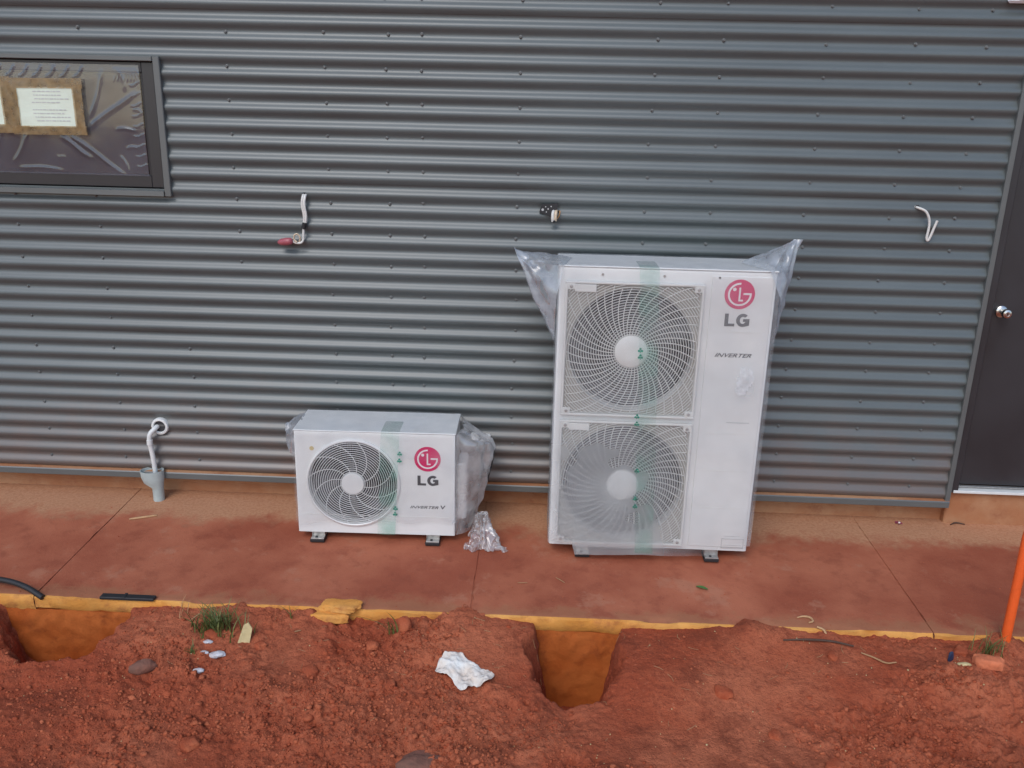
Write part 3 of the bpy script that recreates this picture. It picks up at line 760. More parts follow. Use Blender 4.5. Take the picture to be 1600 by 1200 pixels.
# ================================================================== OUTDOOR UNITS
def ring_poly(r0, r1, a0, a1, n=40):
    A = [a0+(a1-a0)*k/n for k in range(n+1)]
    return [(r1*math.cos(a), r1*math.sin(a)) for a in A], [(r0*math.cos(a), r0*math.sin(a)) for a in A]
def strip(mb, outer, inner, cx, cz, y0, y1, s):
    n = len(outer); V = []
    for y in (y0, y1):
        for (a, b_) in outer: V.append((cx+a*s, y, cz+b_*s))
        for (a, b_) in inner: V.append((cx+a*s, y, cz+b_*s))
    F = []
    for i in range(n-1):
        F.append((i, i+1, n+i+1, n+i)); F.append((i, 2*n+i, 2*n+i+1, i+1)); F.append((n+i, n+i+1, 3*n+i+1, 3*n+i))
    mb.add(V, F)
def logo(parent, cx, cz, r):
    mb = MB(); mb.lathe([(r, 0.0), (r, -0.0012)], (cx, 0, cz), 'y', 56)
    lg = mb.build('round_logo', 'red', parent)
    w = MB(); y0, y1 = -0.0020, -0.0012
    o, i = ring_poly(0.66, 0.78, R(88), R(360), 60); strip(w, o, i, cx, cz, y0, y1, r)
    P = lambda pts: w.prism([(cx+a*r, cz+b_*r) for a, b_ in pts], y0-0.0002, y1)
    P([(0.24, -0.02), (0.78, -0.02), (0.78, 0.10), (0.24, 0.10)])
    P([(-0.06, -0.46), (0.24, -0.46), (0.24, -0.35), (0.05, -0.35), (0.05, 0.46), (-0.06, 0.46)])
    w.build('face_mark', 'logo_white', lg)
    dt = MB(); dt.lathe([(0.115*r, 0), (0.115*r, -0.0008)], (cx-0.36*r, -0.0012, cz+0.33*r), 'y', 20); dt.build('dot', 'logo_white', lg)
    return lg
def LG(parent, x0, x1, z0, z1):
    w = x1-x0; h = z1-z0; y0, y1 = -0.0012, 0.0
    mb = MB(); s = 0.27*h*1.02
    mb.prism([(x0, z0), (x0+0.41*w, z0), (x0+0.41*w, z0+0.22*h), (x0+0.15*w, z0+0.22*h), (x0+0.15*w, z1), (x0, z1)], y0, y1)
    cx = x0+0.74*w; cz = (z0+z1)/2; rx = 0.27*w; rz = 0.52*h
    A = [R(48)+R(297)*k/36 for k in range(37)]
    o = [(math.cos(a)*rx, math.sin(a)*rz) for a in A]; i = [(math.cos(a)*(rx-0.15*w), math.sin(a)*(rz-0.24*h)) for a in A]
    strip(mb, o, i, cx, cz, y0, y1, 1.0)
    mb.prism([(cx+0.01*w, cz-0.11*h), (cx+rx*1.0, cz-0.11*h), (cx+rx*1.0, cz+0.11*h), (cx+0.01*w, cz+0.11*h)][::1], y0-0.0003, y1)
    mb.prism([(cx+rx-0.15*w, z0+0.02*h), (cx+rx, z0+0.10*h), (cx+rx, cz-0.10*h), (cx+rx-0.15*w, cz-0.10*h)], y0-0.0002, y1)
    mb.build('brand_letters', 'grey_print', parent)
def text_mesh(name, s, parent, x0, x1, z0, z1, m_, shear=0.35, bold=0.012, y=-0.0008):
    cu = bpy.data.curves.new('t', 'FONT'); cu.body = s; cu.size = 1; cu.shear = shear; cu.offset = bold; cu.extrude = 0.0
    to = bpy.data.objects.new('t', cu); COL.objects.link(to)
    bpy.context.view_layer.update()
    dg = bpy.context.evaluated_depsgraph_get()
    me = bpy.data.meshes.new_from_object(to.evaluated_get(dg)); bpy.data.objects.remove(to)
    co = np.array([v.co[:] for v in me.vertices]); mn = co.min(0); mx = co.max(0)
    for v in me.vertices:
        a = (v.co.x-mn[0])/(mx[0]-mn[0]); b_ = (v.co.y-mn[1])/(mx[1]-mn[1])
        v.co = (x0+a*(x1-x0), y, z0+b_*(z1-z0))
    me.materials.clear(); me.materials.append(M[m_]); me.name = name
    o = bpy.data.objects.new(name, me); COL.objects.link(o); o.parent = parent
    return o
def front_panel(W, z0, z1, holes, D, bevel=0.012):
    """front skin with round openings cut, as one mesh: grid cells bridged to circles"""
    bm = bmesh.new()
    ed = []
    outer = [bm.verts.new((x_, 0, z_)) for x_, z_ in ((bevel, z0), (W-bevel, z0), (W-bevel, z1-bevel), (bevel, z1-bevel))]
    for i in range(4): ed.append(bm.edges.new((outer[i], outer[(i+1) % 4])))
    for (cx, cz, r) in holes:
        vs = [bm.verts.new((cx+r*math.cos(2*math.pi*k/72), 0, cz+r*math.sin(2*math.pi*k/72))) for k in range(72)]
        for i in range(72): ed.append(bm.edges.new((vs[i], vs[(i+1) % 72])))
    bmesh.ops.triangle_fill(bm, use_beauty=True, use_dissolve=False, edges=ed, normal=(0, -1, 0))
    for (cx, cz, r) in holes:                                  # bell-mouth going in
        prev = None
        for (rr, yy) in ((r, 0.0), (r-0.004, 0.012), (r-0.006, 0.05)):
            cur = [bm.verts.new((cx+rr*math.cos(2*math.pi*k/72), yy, cz+rr*math.sin(2*math.pi*k/72))) for k in range(72)]
            if prev:
                for k in range(72): bm.faces.new((prev[k], prev[(k+1) % 72], cur[(k+1) % 72], cur[k]))
            prev = cur
    # rounded return to the sides and the top
    ring0 = outer
    prof = [(0, 0.0), (bevel*0.62, bevel*0.12), (bevel*0.94, bevel*0.5), (bevel, bevel)]
    prev = ring0
    for (o_, yy) in prof[1:]:
        cur = [bm.verts.new(p) for p in ((bevel-o_, yy, z0), (W-bevel+o_, yy, z0), (W-bevel+o_, yy, z1-bevel+o_), (bevel-o_, yy, z1-bevel+o_))]
        for a, b_ in ((1, 2), (2, 3), (3, 0)): bm.faces.new((prev[a], prev[b_], cur[b_], cur[a]))
        prev = cur
    last = [bm.verts.new((v.co.x, D, v.co.z)) for v in prev]
    for a, b_ in ((1, 2), (2, 3), (3, 0)): bm.faces.new((prev[a], prev[b_], last[b_], last[a]))
    bm.faces.new(last); 
    bmesh.ops.recalc_face_normals(bm, faces=bm.faces)
    me = bpy.data.meshes.new('cabinet'); bm.to_mesh(me); bm.free(); me.materials.append(M['white'])
    o = bpy.data.objects.new('cabinet', me); COL.objects.link(o)
    auto_smooth(o, 40)
    return o
def fan(parent, cx, cz, r, nb, twist, hubr):
    f = MB(); f.lathe([(hubr*1.1, 0.065), (hubr*1.1, 0.05), (hubr*0.8, 0.042)], (cx, 0, cz), 'y', 28)
    fo = f.build('fan', 'blade', parent)
    for k in range(nb):
        a0 = twist+2*math.pi*k/nb; V = []; nu, nv = 10, 12
        for i in range(nu):
            rr = hubr*0.9+(r-0.012-hubr*0.9)*i/(nu-1)
            for j in range(nv):
                t = j/(nv-1); sp = R(34+36*i/(nu-1))
                a = a0+sp*(t-0.5)+0.5*(i/(nu-1))**1.4
                V.append((cx+rr*math.cos(a), 0.048+0.055*t+0.01*math.sin(t*3.1), cz+rr*math.sin(a)))
        mkobj('fan_blade', np.array(V), gridF(nu, nv), 'blade', fo, smooth=True)
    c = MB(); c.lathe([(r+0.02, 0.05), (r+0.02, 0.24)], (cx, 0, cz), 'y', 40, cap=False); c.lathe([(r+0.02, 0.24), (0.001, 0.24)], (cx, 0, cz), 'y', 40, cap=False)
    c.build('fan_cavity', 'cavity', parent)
    fm = MB()
    for k in range(34):
        x_ = cx-r+2*r*(k+0.5)/34; hh = math.sqrt(max(0.0, r*r-(x_-cx)**2))*0.98
        fm.box(x_-0.0012, x_+0.0012, 0.215, 0.235, cz-hh, cz+hh)
    tag(fm.build('coil_fins', 'fin', parent), None, kind='stuff')
def ring_wire(mb, cx, cz, r, y, w, clip=None, n=96):
    """flat wire ring; with clip=(x0,x1,z0,z1) only the arcs inside the square"""
    A = [2*math.pi*k/n for k in range(n+1)]
    ok = lambda a: clip is None or (clip[0] < cx+r*math.cos(a) < clip[1] and clip[2] < cz+r*math.sin(a) < clip[3])
    run = []
    for a in A+[None]:
        if a is not None and ok(a): run.append((cx+r*math.cos(a), y, cz+r*math.sin(a)))
        else:
            if len(run) > 2: mb.tube(run, w, 4, caps=False)
            run = []
def spiral(cx, cz, ra, rb, a, tw, y, n=9, p=1.0):
    return [(cx+(ra+(rb-ra)*k/n)*math.cos(a+tw*(k/n)**p), y, cz+(ra+(rb-ra)*k/n)*math.sin(a+tw*(k/n)**p)) for k in range(n+1)]
def foot(parent, x, D, h, name='foot'):
    mb = MB()
    mb.box(x-0.032, x+0.032, -0.030, D+0.025, 0.016, 0.021, 0.001)          # flat tread plate
    mb.box(x-0.032, x-0.028, -0.002, D, 0.021, h, 0.0005); mb.box(x+0.028, x+0.032, -0.002, D, 0.021, h, 0.0005)
    mb.box(x-0.028, x+0.028, 0.004, 0.008, 0.021, h)
    f = mb.build(name, 'zinc', parent)
    mb = MB(); mb.lathe([(0.0065, 0.0), (0.0065, 0.004)], (x-0.006, -0.016, 0.0215), 'z', 10); mb.build('bolt_hole', 'rubber', f)
    for ya, yb_ in ((-0.033, 0.05), (D-0.05, D+0.02)): MB().box(x-0.036, x+0.034, ya, yb_, 0.0, 0.0158, 0.002).build('rubber_pad', 'rubber', f)

# ---------- large two-fan unit
BX, BY, BW, BH0, BH1, BD = 2.660, -0.446, 0.950, 0.054, 1.404, 0.330
bz = path_z(BY+0.15)
big = empty('outdoor_unit', (BX, BY, bz))
tag(big, 'tall white two-fan outdoor unit standing by the wall', 'air conditioner')
h0, h1 = BH0-bz, BH1-bz
FC = [(0.333, 1.033-bz), (0.333, 0.387-bz)]; FR = 0.283
cab = front_panel(BW, h0, h1, [(c[0], c[1], FR) for c in FC], BD, 0.012); cab.parent = big
MB().box(0.004, BW-0.004, 0.004, BD-0.004, h0-0.001, h0+0.003).build('base_pan', 'white', big)
MB().box(-0.004, BW+0.004, -0.004, BD+0.004, h1-0.0005, h1+0.006, 0.0025).build('top_panel', 'white', big)
# raised right-hand service panel
MB().box(0.668, BW-0.014, -0.004, 0.001, h0+0.02, h1-0.022, 0.0022).build('service_panel', 'white', big)
pr = MB()
for zz in (1.125, 0.905, 0.645, 0.46, 0.27): pr.box(0.70, 0.90, -0.0052, -0.0045, zz, zz+0.004)
pr.build('pressed_line', 'white2', big)
MB().box(0.79, 0.895, -0.0056, -0.0046, 0.700, 0.704).build('small_print', 'faint_print', big)
for (xx, zz) in ((0.19, h1-0.03), (0.70, h1-0.03), (0.46, h1-0.03)):
    mb = MB(); mb.lathe([(0.006, 0), (0.005, -0.004)], (xx, 0, zz), 'y', 10); mb.build('screw', 'zinc', big)
for gi, (cx, cz) in enumerate(FC):
    x0, x1, z0, z1 = cx-0.293, cx+0.293, cz-0.300, cz+0.300
    fr = MB(); w = 0.011
    fr.box(x0-w, x1+w, -0.022, -0.002, z1, z1+w, 0.003); fr.box(x0-w, x1+w, -0.022, -0.002, z0-w, z0, 0.003)
    fr.box(x0-w, x0, -0.022, -0.002, z0, z1, 0.003); fr.box(x1, x1+w, -0.022, -0.002, z0, z1, 0.003)
    gr = fr.build('fan_guard', 'white2', big)
    for (sx, sz) in ((x0+0.014, z1-0.012), (x1-0.014, z1-0.012), (x0+0.014, z0+0.012), (x1-0.014, z0+0.012)):
        mb = MB(); mb.box(sx-0.018, sx+0.018, -0.0215, -0.015, sz-0.014, sz+0.014, 0.002); c_ = mb.build('corner_lug', 'white2', gr)
        mb = MB(); mb.lathe([(0.0075, 0), (0.0075, -0.003), (0.005, -0.004)], (sx, -0.0215, sz), 'y', 10); mb.build('guard_screw', 'zinc', gr)
    if True:
        mb = MB(); mb.box(x0+0.03, x0+0.125, -0.0225, -0.014, z1-0.036, z1-0.002, 0.002); mb.build('guard_plate', 'white2', gr)
    wm = MB()
    rr = 0.078; k = 0
    while rr < 0.41:
        ring_wire(wm, cx, cz, rr, -0.017, 0.0017, (x0, x1, z0, z1), 110); rr += 0.0112; k += 1
    for k in range(44):
        a = 2*math.pi*k/44
        pts = [p for p in spiral(cx, cz, 0.07, 0.42, a, -0.62, -0.0135, 16) if x0 < p[0] < x1 and z0 < p[2] < z1]
        if len(pts) > 2: wm.tube(pts, 0.0023, 4, caps=False)
    tag(wm.build('guard_wires', 'white2', gr), None, kind='stuff')
    hb = MB(); hb.lathe([(0.074, -0.012), (0.074, -0.021), (0.070, -0.0245), (0.03, -0.026), (0.001, -0.026)], (cx, 0, cz), 'y', 40); auto_smooth(hb.build('hub_cap', 'white2', gr), 40)
    # shroud face behind the guard corners
    fan(big, cx, cz, FR, 4, 0.4+gi, 0.06)
    sb2 = MB()
    for q in range(4):
        a0 = math.pi/2*q; sx = 1 if q in (0, 3) else -1; sz = 1 if q in (0, 1) else -1
        poly = [(cx+sx*0.291, cz+sz*0.298)]
        aa = [a0+(math.pi/2)*k/14 for k in range(15)]
        arc = [(cx+(FR+0.001)*math.cos(a), cz+(FR+0.001)*math.sin(a)) for a in aa]
        e0 = (cx+0.291*(1 if q in (0, 3) else -1), cz); e1 = (cx, cz+sz*0.298)
        if q in (0, 2): poly = [(cx+sx*0.291, cz), (cx+sx*0.291, cz+sz*0.298), (cx, cz+sz*0.298)]+arc[::-1]
        else: poly = [(cx, cz+sz*0.298), (cx+sx*0.291, cz+sz*0.298), (cx+sx*0.291, cz)]+arc[::-1]
        V = [(p[0], -0.0012, p[1]) for p in poly]; sb2.add(V, [tuple(range(len(V)))])
    sb2.build('fan_shroud', 'beige', big)
tg = empty('badge'); tg.parent = big; tg.location = (0, -0.0046, 0)
logo(tg, 0.792, 1.304-bz, 0.066); LG(tg, 0.737, 0.845, 1.160-bz, 1.217-bz)
text_mesh('range_letters', 'INVERTER', tg, 0.708, 0.872, 1.018-bz, 1.036-bz, 'grey_print', 0.4, 0.014)
lb = MB()
lx0, lx1, lz0, lz1 = 0.825, 0.93, 0.070-bz, 0.120-bz
for (a, b_, c, d_) in ((lx0, lx1, lz0, lz0+0.003), (lx0, lx1, lz1-0.003, lz1), (lx0, lx0+0.003, lz0, lz1), (lx1-0.003, lx1, lz0, lz1), (lx0+0.01, lx1-0.01, (lz0+lz1)/2-0.01, (lz0+lz1)/2-0.008), (lx0+0.01, lx1-0.02, lz1+0.012, lz1+0.014)):
    lb.box(a, b_, -0.0012, 0, c, d_)
lb.build('rating_label', 'faint_print', tg)
foot(big, 0.163, BD, h0); foot(big, 0.783, BD, h0)

# ---------- small single-fan unit
SX, SY, SW, SD = 1.427, -0.409, 0.772, 0.288
szb = path_z(SY+0.12)
sml = empty('outdoor_unit', (SX, SY, szb), 0.0198)
tag(sml, 'low white single-fan outdoor unit, the smaller one', 'air conditioner')
s0, s1 = 0.048-szb, 0.578-szb
SCX, SCZ, SR = 0.278, 0.315-szb, 0.218
cab = front_panel(SW, s0, s1, [(SCX, SCZ, SR)], SD, 0.010); cab.parent = sml
MB().box(0.004, SW-0.004, 0.004, SD-0.004, s0-0.001, s0+0.003).build('base_pan', 'white', sml)
MB().box(-0.003, SW+0.003, -0.003, SD+0.003, s1-0.0005, s1+0.005, 0.002).build('top_panel', 'white', sml)
fan(sml, SCX, SCZ, SR, 3, 0.9, 0.05)
gr = MB(); gr.lathe([(SR+0.010, 0.0), (SR+0.010, -0.008), (SR+0.002, -0.012), (SR-0.003, -0.009), (SR-0.003, 0.004)], (SCX, 0, SCZ), 'y', 72, cap=False)
gro = gr.build('fan_guard', 'white', sml); auto_smooth(gro, 40)
wm = MB(); rr = 0.060
while rr < SR-0.003: ring_wire(wm, SCX, SCZ, rr, -0.009, 0.0018, None, 84); rr += 0.0107
for k in range(12):
    wm.tube(spiral(SCX, SCZ, 0.05, SR, 2*math.pi*k/12+0.2, 0.75, -0.0055, 16, 1.3), 0.0022, 4, caps=False)
tag(wm.build('guard_wires', 'white', gro), None, kind='stuff')
hb = MB(); hb.lathe([(0.056, -0.004), (0.056, -0.011), (0.052, -0.0155), (0.02, -0.018), (0.001, -0.018)], (SCX, 0, SCZ), 'y', 40); auto_smooth(hb.build('hub_cap', 'white', gro), 40)
tg = empty('badge'); tg.parent = sml; tg.location = (0, -0.0004, 0)
logo(tg, 0.639, 0.450-szb, 0.0635); LG(tg, 0.590, 0.690, 0.313-szb, 0.364-szb)
text_mesh('range_letters', 'INVERTER', tg, 0.552, 0.692, 0.190-szb, 0.204-szb, 'grey_print', 0.4, 0.014)
text_mesh('range_letters', 'V', tg, 0.700, 0.726, 0.189-szb, 0.209-szb, 'grey_print', 0.1, 0.03)
pr = MB(); pr.box(0.03, 0.74, -0.0012, 0.0002, 0.142-szb, 0.1455-szb); pr.build('pressed_line', 'white2', sml)
mb = MB(); mb.lathe([(0.011, 0), (0.011, -0.0008)], (0.084, 0, 0.489-szb), 'y', 20); mb.build('round_sticker', 'creamy', sml)
foot(sml, 0.098, SD, s0); foot(sml, 0.664, SD, s0)
# valve, wrapped pipe ends and cable on the right-hand end
vb = MB(); vb.box(SW+0.001, SW+0.05, 0.06, 0.22, 0.10, 0.40, 0.01); vb.build('valve_cover', 'white', sml)
vb = MB(); vb.box(0.832, 0.868, 0.235, 0.262, 0.455, 0.492, 0.004); vb.box(0.880, 0.930, 0.235, 0.262, 0.448, 0.486, 0.004); vb.build('cable_clip', 'pvc_white', sml)
vb = MB(); vb.tube(smooth_path([(0.77, 0.268, 0.44), (0.82, 0.268, 0.485), (0.88, 0.268, 0.478), (0.935, 0.262, 0.455), (0.942, 0.25, 0.38), (0.915, 0.22, 0.25), (0.875, 0.19, 0.13), (0.835, 0.16, 0.03), (0.80, 0.15, 0.015)], 8), 0.008, 8)
auto_smooth(vb.build('cable', 'rubber', sml), 60)

# ================================================================== PLASTIC COVERS
def warp(P, amp, f, sd):
    x_, y_, z_ = P[..., 0], P[..., 1], P[..., 2]
    return np.stack([fbm((x_+z_)*f, (y_-z_)*f, sd, 4), fbm((x_-y_)*f+9, (z_+y_)*f, sd+5, 4), fbm((y_+x_*.6)*f, (x_-z_)*f+4, sd+9, 4)], -1)*amp
def cover_shell(parent, W, D, z0, z1, g, sd, hem, front_off, name='cover_sheet', nz_=70, nx_=60, nd=22, amp=0.003, side=0.0):
    allV = []; allF = []; off = 0
    def addg(P, nu, nv, am=amp, vec=None):
        nonlocal off
        P = P+warp(P, am, 9.0, sd)
        allV.append(P.reshape(-1, 3)); allF.append(gridF(nu, nv, off)); off += nu*nv
    x_ = np.linspace(-g, W+g, nx_); z_ = np.linspace(0, 1, nz_)
    U_, Vv = np.meshgrid(x_, z_, indexing='ij')
    zb = hem(U_)
    Zz = zb+(z1+g-zb)*Vv
    addg(np.stack([U_, -g-front_off(U_, Zz), Zz], -1), nx_, nz_)
    y_ = np.linspace(-g, D+g, nd)
    A, B = np.meshgrid(x_, y_, indexing='ij'); sag = 0.004*np.abs(fbm(A*7, B*7, sd+40, 3))
    addg(np.stack([A, B, np.full_like(A, z1+g)+sag], -1), nx_, nd)
    for xx, s_ in ((-g, -1), (W+g, 1)):
        A, B = np.meshgrid(y_, z_, indexing='ij'); zb = z0+0.02*fbm(A*6, A*0+s_, sd+60, 2); Zz = zb+(z1+g-zb)*B
        puff = (side+0.012*np.abs(fbm(A*5+s_, Zz*4, sd+50, 3)) if s_ > 0 else 0.010*np.abs(fbm(A*5+s_, Zz*4, sd+50, 3)))*np.sin(np.pi*np.clip((A+g)/(D+2*g), 0, 1))
        addg(np.stack([xx+s_*puff, A, Zz], -1), nd, nz_)
    return mkobj(name, np.vstack(allV), np.vstack(allF), 'film_front', parent, smooth=True)
def horn(parent, base, tip, sd, n=44, m_=26, amp=0.012, pinch=0.45, m='film_horn', name='cover_corner', bulge=0.0):
    """a folded corner of the bag: a flattened, crumpled cone from a closed base loop to a tip line"""
    B = [Vector(b_) for b_ in base]; k = len(B); loop = []
    for i in range(n):
        t = i/n*k; a = int(t) % k; f = t-int(t); loop.append(B[a].lerp(B[(a+1) % k], f))
    ta, tb = Vector(tip[0]), Vector(tip[1]); V = []
    for j in range(m_):
        s_ = j/(m_-1)
        for i, p in enumerate(loop):
            t = i/n; u = abs(2*t-1)
            q = ta.lerp(tb, u)
            e = s_**(1-pinch*0.5)
            c = p.lerp(q, e)
            V.append(c)
    V = np.array([v[:] for v in V]).reshape(m_, n, 3)
    s_ = np.linspace(0, 1, m_)[:, None, None]
    fold = np.sin(np.linspace(0, 2*np.pi*5, n, endpoint=False))[None, :, None]*amp*0.5*np.sin(np.pi*np.clip(s_, 0, 1))
    cen = V.mean(1, keepdims=True); rad = V-cen; rad /= np.linalg.norm(rad, axis=-1, keepdims=True)+1e-6
    cr = (0.5-np.abs(fbm(V[..., 0]*26+V[..., 2]*9, V[..., 1]*26-V[..., 2]*17, sd+20, 3)))[..., None]*amp*0.9*np.sin(np.pi*np.clip(s_*0.95+0.03, 0, 1))
    V = V+rad*fold+rad*cr+warp(V, amp, 16, sd)*(0.15+0.85*np.sin(np.pi*np.clip(s_*0.9+0.05, 0, 1)))
    if bulge: V = V+rad*bulge*np.sin(np.pi*s_)
    V = np.concatenate([V, V[:, :1]], 1)
    return mkobj(name, V.reshape(-1, 3), gridF(m_, n+1), m, parent, smooth=True)
def tape_strip(parent, xa, xb, za, zb, wdt, y, sd, ztop=None, D=None):
    nz_ = 60; z_ = np.linspace(za, zb, nz_); xc = np.linspace(xa, xb, nz_)+0.003*fbm(z_*4, z_*0, sd, 2)
    cols_ = np.linspace(-0.5, 0.5, 6)
    P = np.stack([xc[:, None]+cols_[None]*wdt, np.full((nz_, 6), y)-0.0015*fbm(z_*9, z_*0, sd, 3)[:, None], np.repeat(z_[:, None], 6, 1)], -1)
    if D:
        nd = 12; yd = np.linspace(y, D, nd)
        T_ = np.stack([xc[-1]+cols_[None]*wdt+0*yd[:, None], np.repeat(yd[:, None], 6, 1), np.full((nd, 6), ztop)], -1)
        P = np.concatenate([P, T_], 0)
    return mkobj('green_tape', P.reshape(-1, 3), gridF(P.shape[0], 6), 'green_tape', parent, smooth=True), (lambda zz: float(np.interp(zz, z_, xc)))
def clover(mb, x_, y, z_, s_):
    for dx, dz in ((0, .55), (-.5, -.2), (.5, -.2)):
        mb.prism([(x_+s_*(dx+0.42*math.cos(a)), z_+s_*(dz+0.42*math.sin(a))) for a in [2*math.pi*k/10 for k in range(10)]], y-0.0006, y)
    mb.prism([(x_-s_*.12, z_-s_*.95), (x_+s_*.12, z_-s_*.95), (x_+s_*.1, z_), (x_-s_*.1, z_)], y-0.0006, y)

cov = tag(empty('plastic_cover', (BX, BY, bz)), 'clear plastic bag with pointed corners pulled over the tall two-fan unit', 'plastic bag')
def hem_big(x_): return np.where((x_ > 0.12) & (x_ < 0.80), h0-0.018, h0+0.045)+0.012*fbm(x_*5, x_*0, 410, 3)+0.0
def off_big(x_, z_): return 0.030+0.010*np.abs(fbm(x_*3, z_*3, 420, 3))+0.018*sst(0.75, 0.2, z_)*sst(0.75, 0.3, x_)
cover_shell(cov, BW, BD, h0+0.03, h1+0.004, 0.006, 400, hem_big, off_big, side=0.022)
T_ = h1+0.010
horn(cov, [(0.02, -0.02, T_-0.005), (0.06, 0.16, T_+0.005), (0.0, 0.30, T_-0.01), (-0.010, 0.20, T_-0.26), (-0.014, 0.02, T_-0.36), (-0.010, -0.03, T_-0.14)],
     ((-0.215, 0.10, T_+0.066), (-0.175, 0.12, T_-0.005)), 430, pinch=-0.35, amp=0.014)
horn(cov, [(BW-0.04, -0.02, T_-0.003), (BW-0.13, 0.16, T_+0.006), (BW-0.03, 0.30, T_-0.01), (BW+0.014, 0.20, T_-0.26), (BW+0.020, 0.02, T_-0.34), (BW+0.014, -0.03, T_-0.12)],
     ((BW+0.120, 0.10, T_+0.122), (BW+0.085, 0.12, T_+0.122)), 440, pinch=-0.2, amp=0.013)
tp, tx = tape_strip(cov, 0.452, 0.388, h0+0.0, T_+0.002, 0.085, -0.062, 450, T_+0.004, 0.12)
pm = MB()
for zz, dx in ((1.045, -0.035), (1.015, -0.035), (0.735, -0.045), (0.70, -0.045), (0.47, -0.04), (0.33, -0.045), (0.29, -0.045)): clover(pm, tx(zz)+dx, -0.0625, zz, 0.013)
pm.build('print', 'green_print', tp)
fp = np.stack(np.meshgrid(np.linspace(0.80, 0.885, 18), np.linspace(0.845, 1.0, 26), indexing='ij'), -1)
mask = fbm(fp[..., 0]*22, fp[..., 1]*22, 470, 3)-1.6*(((fp[..., 0]-0.842)/0.05)**2+((fp[..., 1]-0.92)/0.085)**2)+1.15 > 0
Vp = np.stack([fp[..., 0], -0.010-off_big(fp[..., 0], fp[..., 1])-0.002*fbm(fp[..., 0]*40, fp[..., 1]*40, 471, 2), fp[..., 1]], -1).reshape(-1, 3)
Fp = gridF(18, 26); mk = mask.reshape(-1)[Fp].all(1)
mkobj('frosted_patch', Vp, Fp[mk], 'frost', cov, smooth=True)

cov2 = tag(empty('plastic_cover', (SX, SY, szb), 0.0198), 'clear plastic bag sagging off the right end of the small unit', 'plastic bag')
def hem_s(x_): return s0+0.09-0.06*sst(0.2, 0.0, x_)+0.03*fbm(x_*4, x_*0, 510, 2)
def off_s(x_, z_): return 0.013+0.006*np.abs(fbm(x_*3, z_*3, 520, 3))
M['film_front_save'] = M['film_front']
M['film_front'] = film('cover_film_thin', 0.02, 0.34, 4.0, gloss=0.02, noise_lo=0.45, noise_hi=0.75)
cover_shell(cov2, SW, SD, s0+0.05, s1+0.003, 0.005, 500, hem_s, off_s, amp=0.002)
T2 = s1+0.008
horn(cov2, [(-0.004, -0.01, T2-0.01), (0.012, 0.12, T2-0.004), (0.0, 0.27, T2-0.004), (-0.006, 0.26, T2-0.12), (-0.006, 0.10, T2-0.17), (-0.006, -0.01, T2-0.13)],
     ((-0.082, 0.16, T2-0.035), (-0.078, 0.15, T2-0.085)), 530, amp=0.012, pinch=0.1, bulge=0.025)
# billowing right-hand side
nu, nv = 80, 100
tt, vv = np.meshgrid(np.linspace(0, 1, nu), np.linspace(0, 1, nv), indexing='ij')
zb = 0.035+0.03*fbm(tt*4, tt*0, 540, 2)
zz = zb+(T2-0.004-zb)*vv
bl = np.interp(vv, [0, 0.12, 0.35, 0.62, 0.80, 0.88, 0.95, 1.0], [0.075, 0.085, 0.11, 0.155, 0.170, 0.155, 0.06, 0.012])
xx = SW+0.006+bl*np.sin(np.pi*np.clip(tt, 0, 1)**0.9)**0.75
yy = -0.006+(SD+0.008)*tt
P = np.stack([xx, yy, zz], -1)
P = P+warp(P, 0.022, 4.5, 545)*np.sin(np.pi*tt)[..., None]+((0.4-np.abs(fbm(tt*7+vv*2, vv*5-tt*3, 547, 3)))*0.022*np.sin(np.pi*tt))[..., None]*np.array([1, -0.5, 0.2])+0.007*np.sin(tt*26+vv*7)[..., None]*np.array([1, -0.4, 0])*np.sin(np.pi*tt)[..., None]
mkobj('loose_side', P.reshape(-1, 3), gridF(nu, nv), 'film_scrap', cov2, smooth=True)
tp, tx = tape_strip(cov2, 0.438, 0.465, s0+0.005, T2+0.002, 0.088, -0.0215, 550, T2+0.004, 0.13)
pm = MB()
for zz_, dx in ((0.475, 0.055), (0.44, 0.055), (0.19, 0.045), (0.16, 0.045)): clover(pm, tx(zz_)+dx-0.005, -0.022, zz_, 0.013)
pm.build('print', 'green_print', tp)

# crumpled film lying on the path
nu, nv = 70, 70
u, v = np.meshgrid(np.linspace(-1, 1, nu), np.linspace(0, 1, nv), indexing='ij')
rid = lambda f, sd: 1-2*np.abs(fbm(u*f, v*f, sd, 3))
xx = 0.085*u*(0.55+0.65*(1-v))+0.022*(rid(2.2, 601)-0.6)-0.055*v+0.02+0.016*(rid(4.1, 609)-0.6)
yy = -0.075+0.15*v+0.028*(rid(2.0, 602)-0.6)+0.018*(rid(5.0, 606)-0.6)
zz = 0.135*np.sin(np.clip(v*1.15, 0, 1)*np.pi*0.62)*(0.75+0.35*np.cos(u*2.2))+0.030*(rid(2.6, 603)-0.5)+0.012*(rid(6.5, 604)-0.5)
zz = zz*(1-0.55*sst(0.1, 1.0, u)-0.25*sst(-0.4, -1.0, u))
P = np.stack([xx, yy, np.maximum(zz, 0.002+0.004*np.abs(fbm(u*5, v*5, 605, 2)))], -1).reshape(-1, 3); F = gridF(nu, nv)
o = mkobj('crumpled_film', P+np.array([0, 0, 0.0]), F, 'film_scrap', None, loc=(2.352, -0.385, path_z(-0.40)+0.001))
tag(o, 'crumpled clear plastic lying on the path right of the small unit', 'plastic scrap')

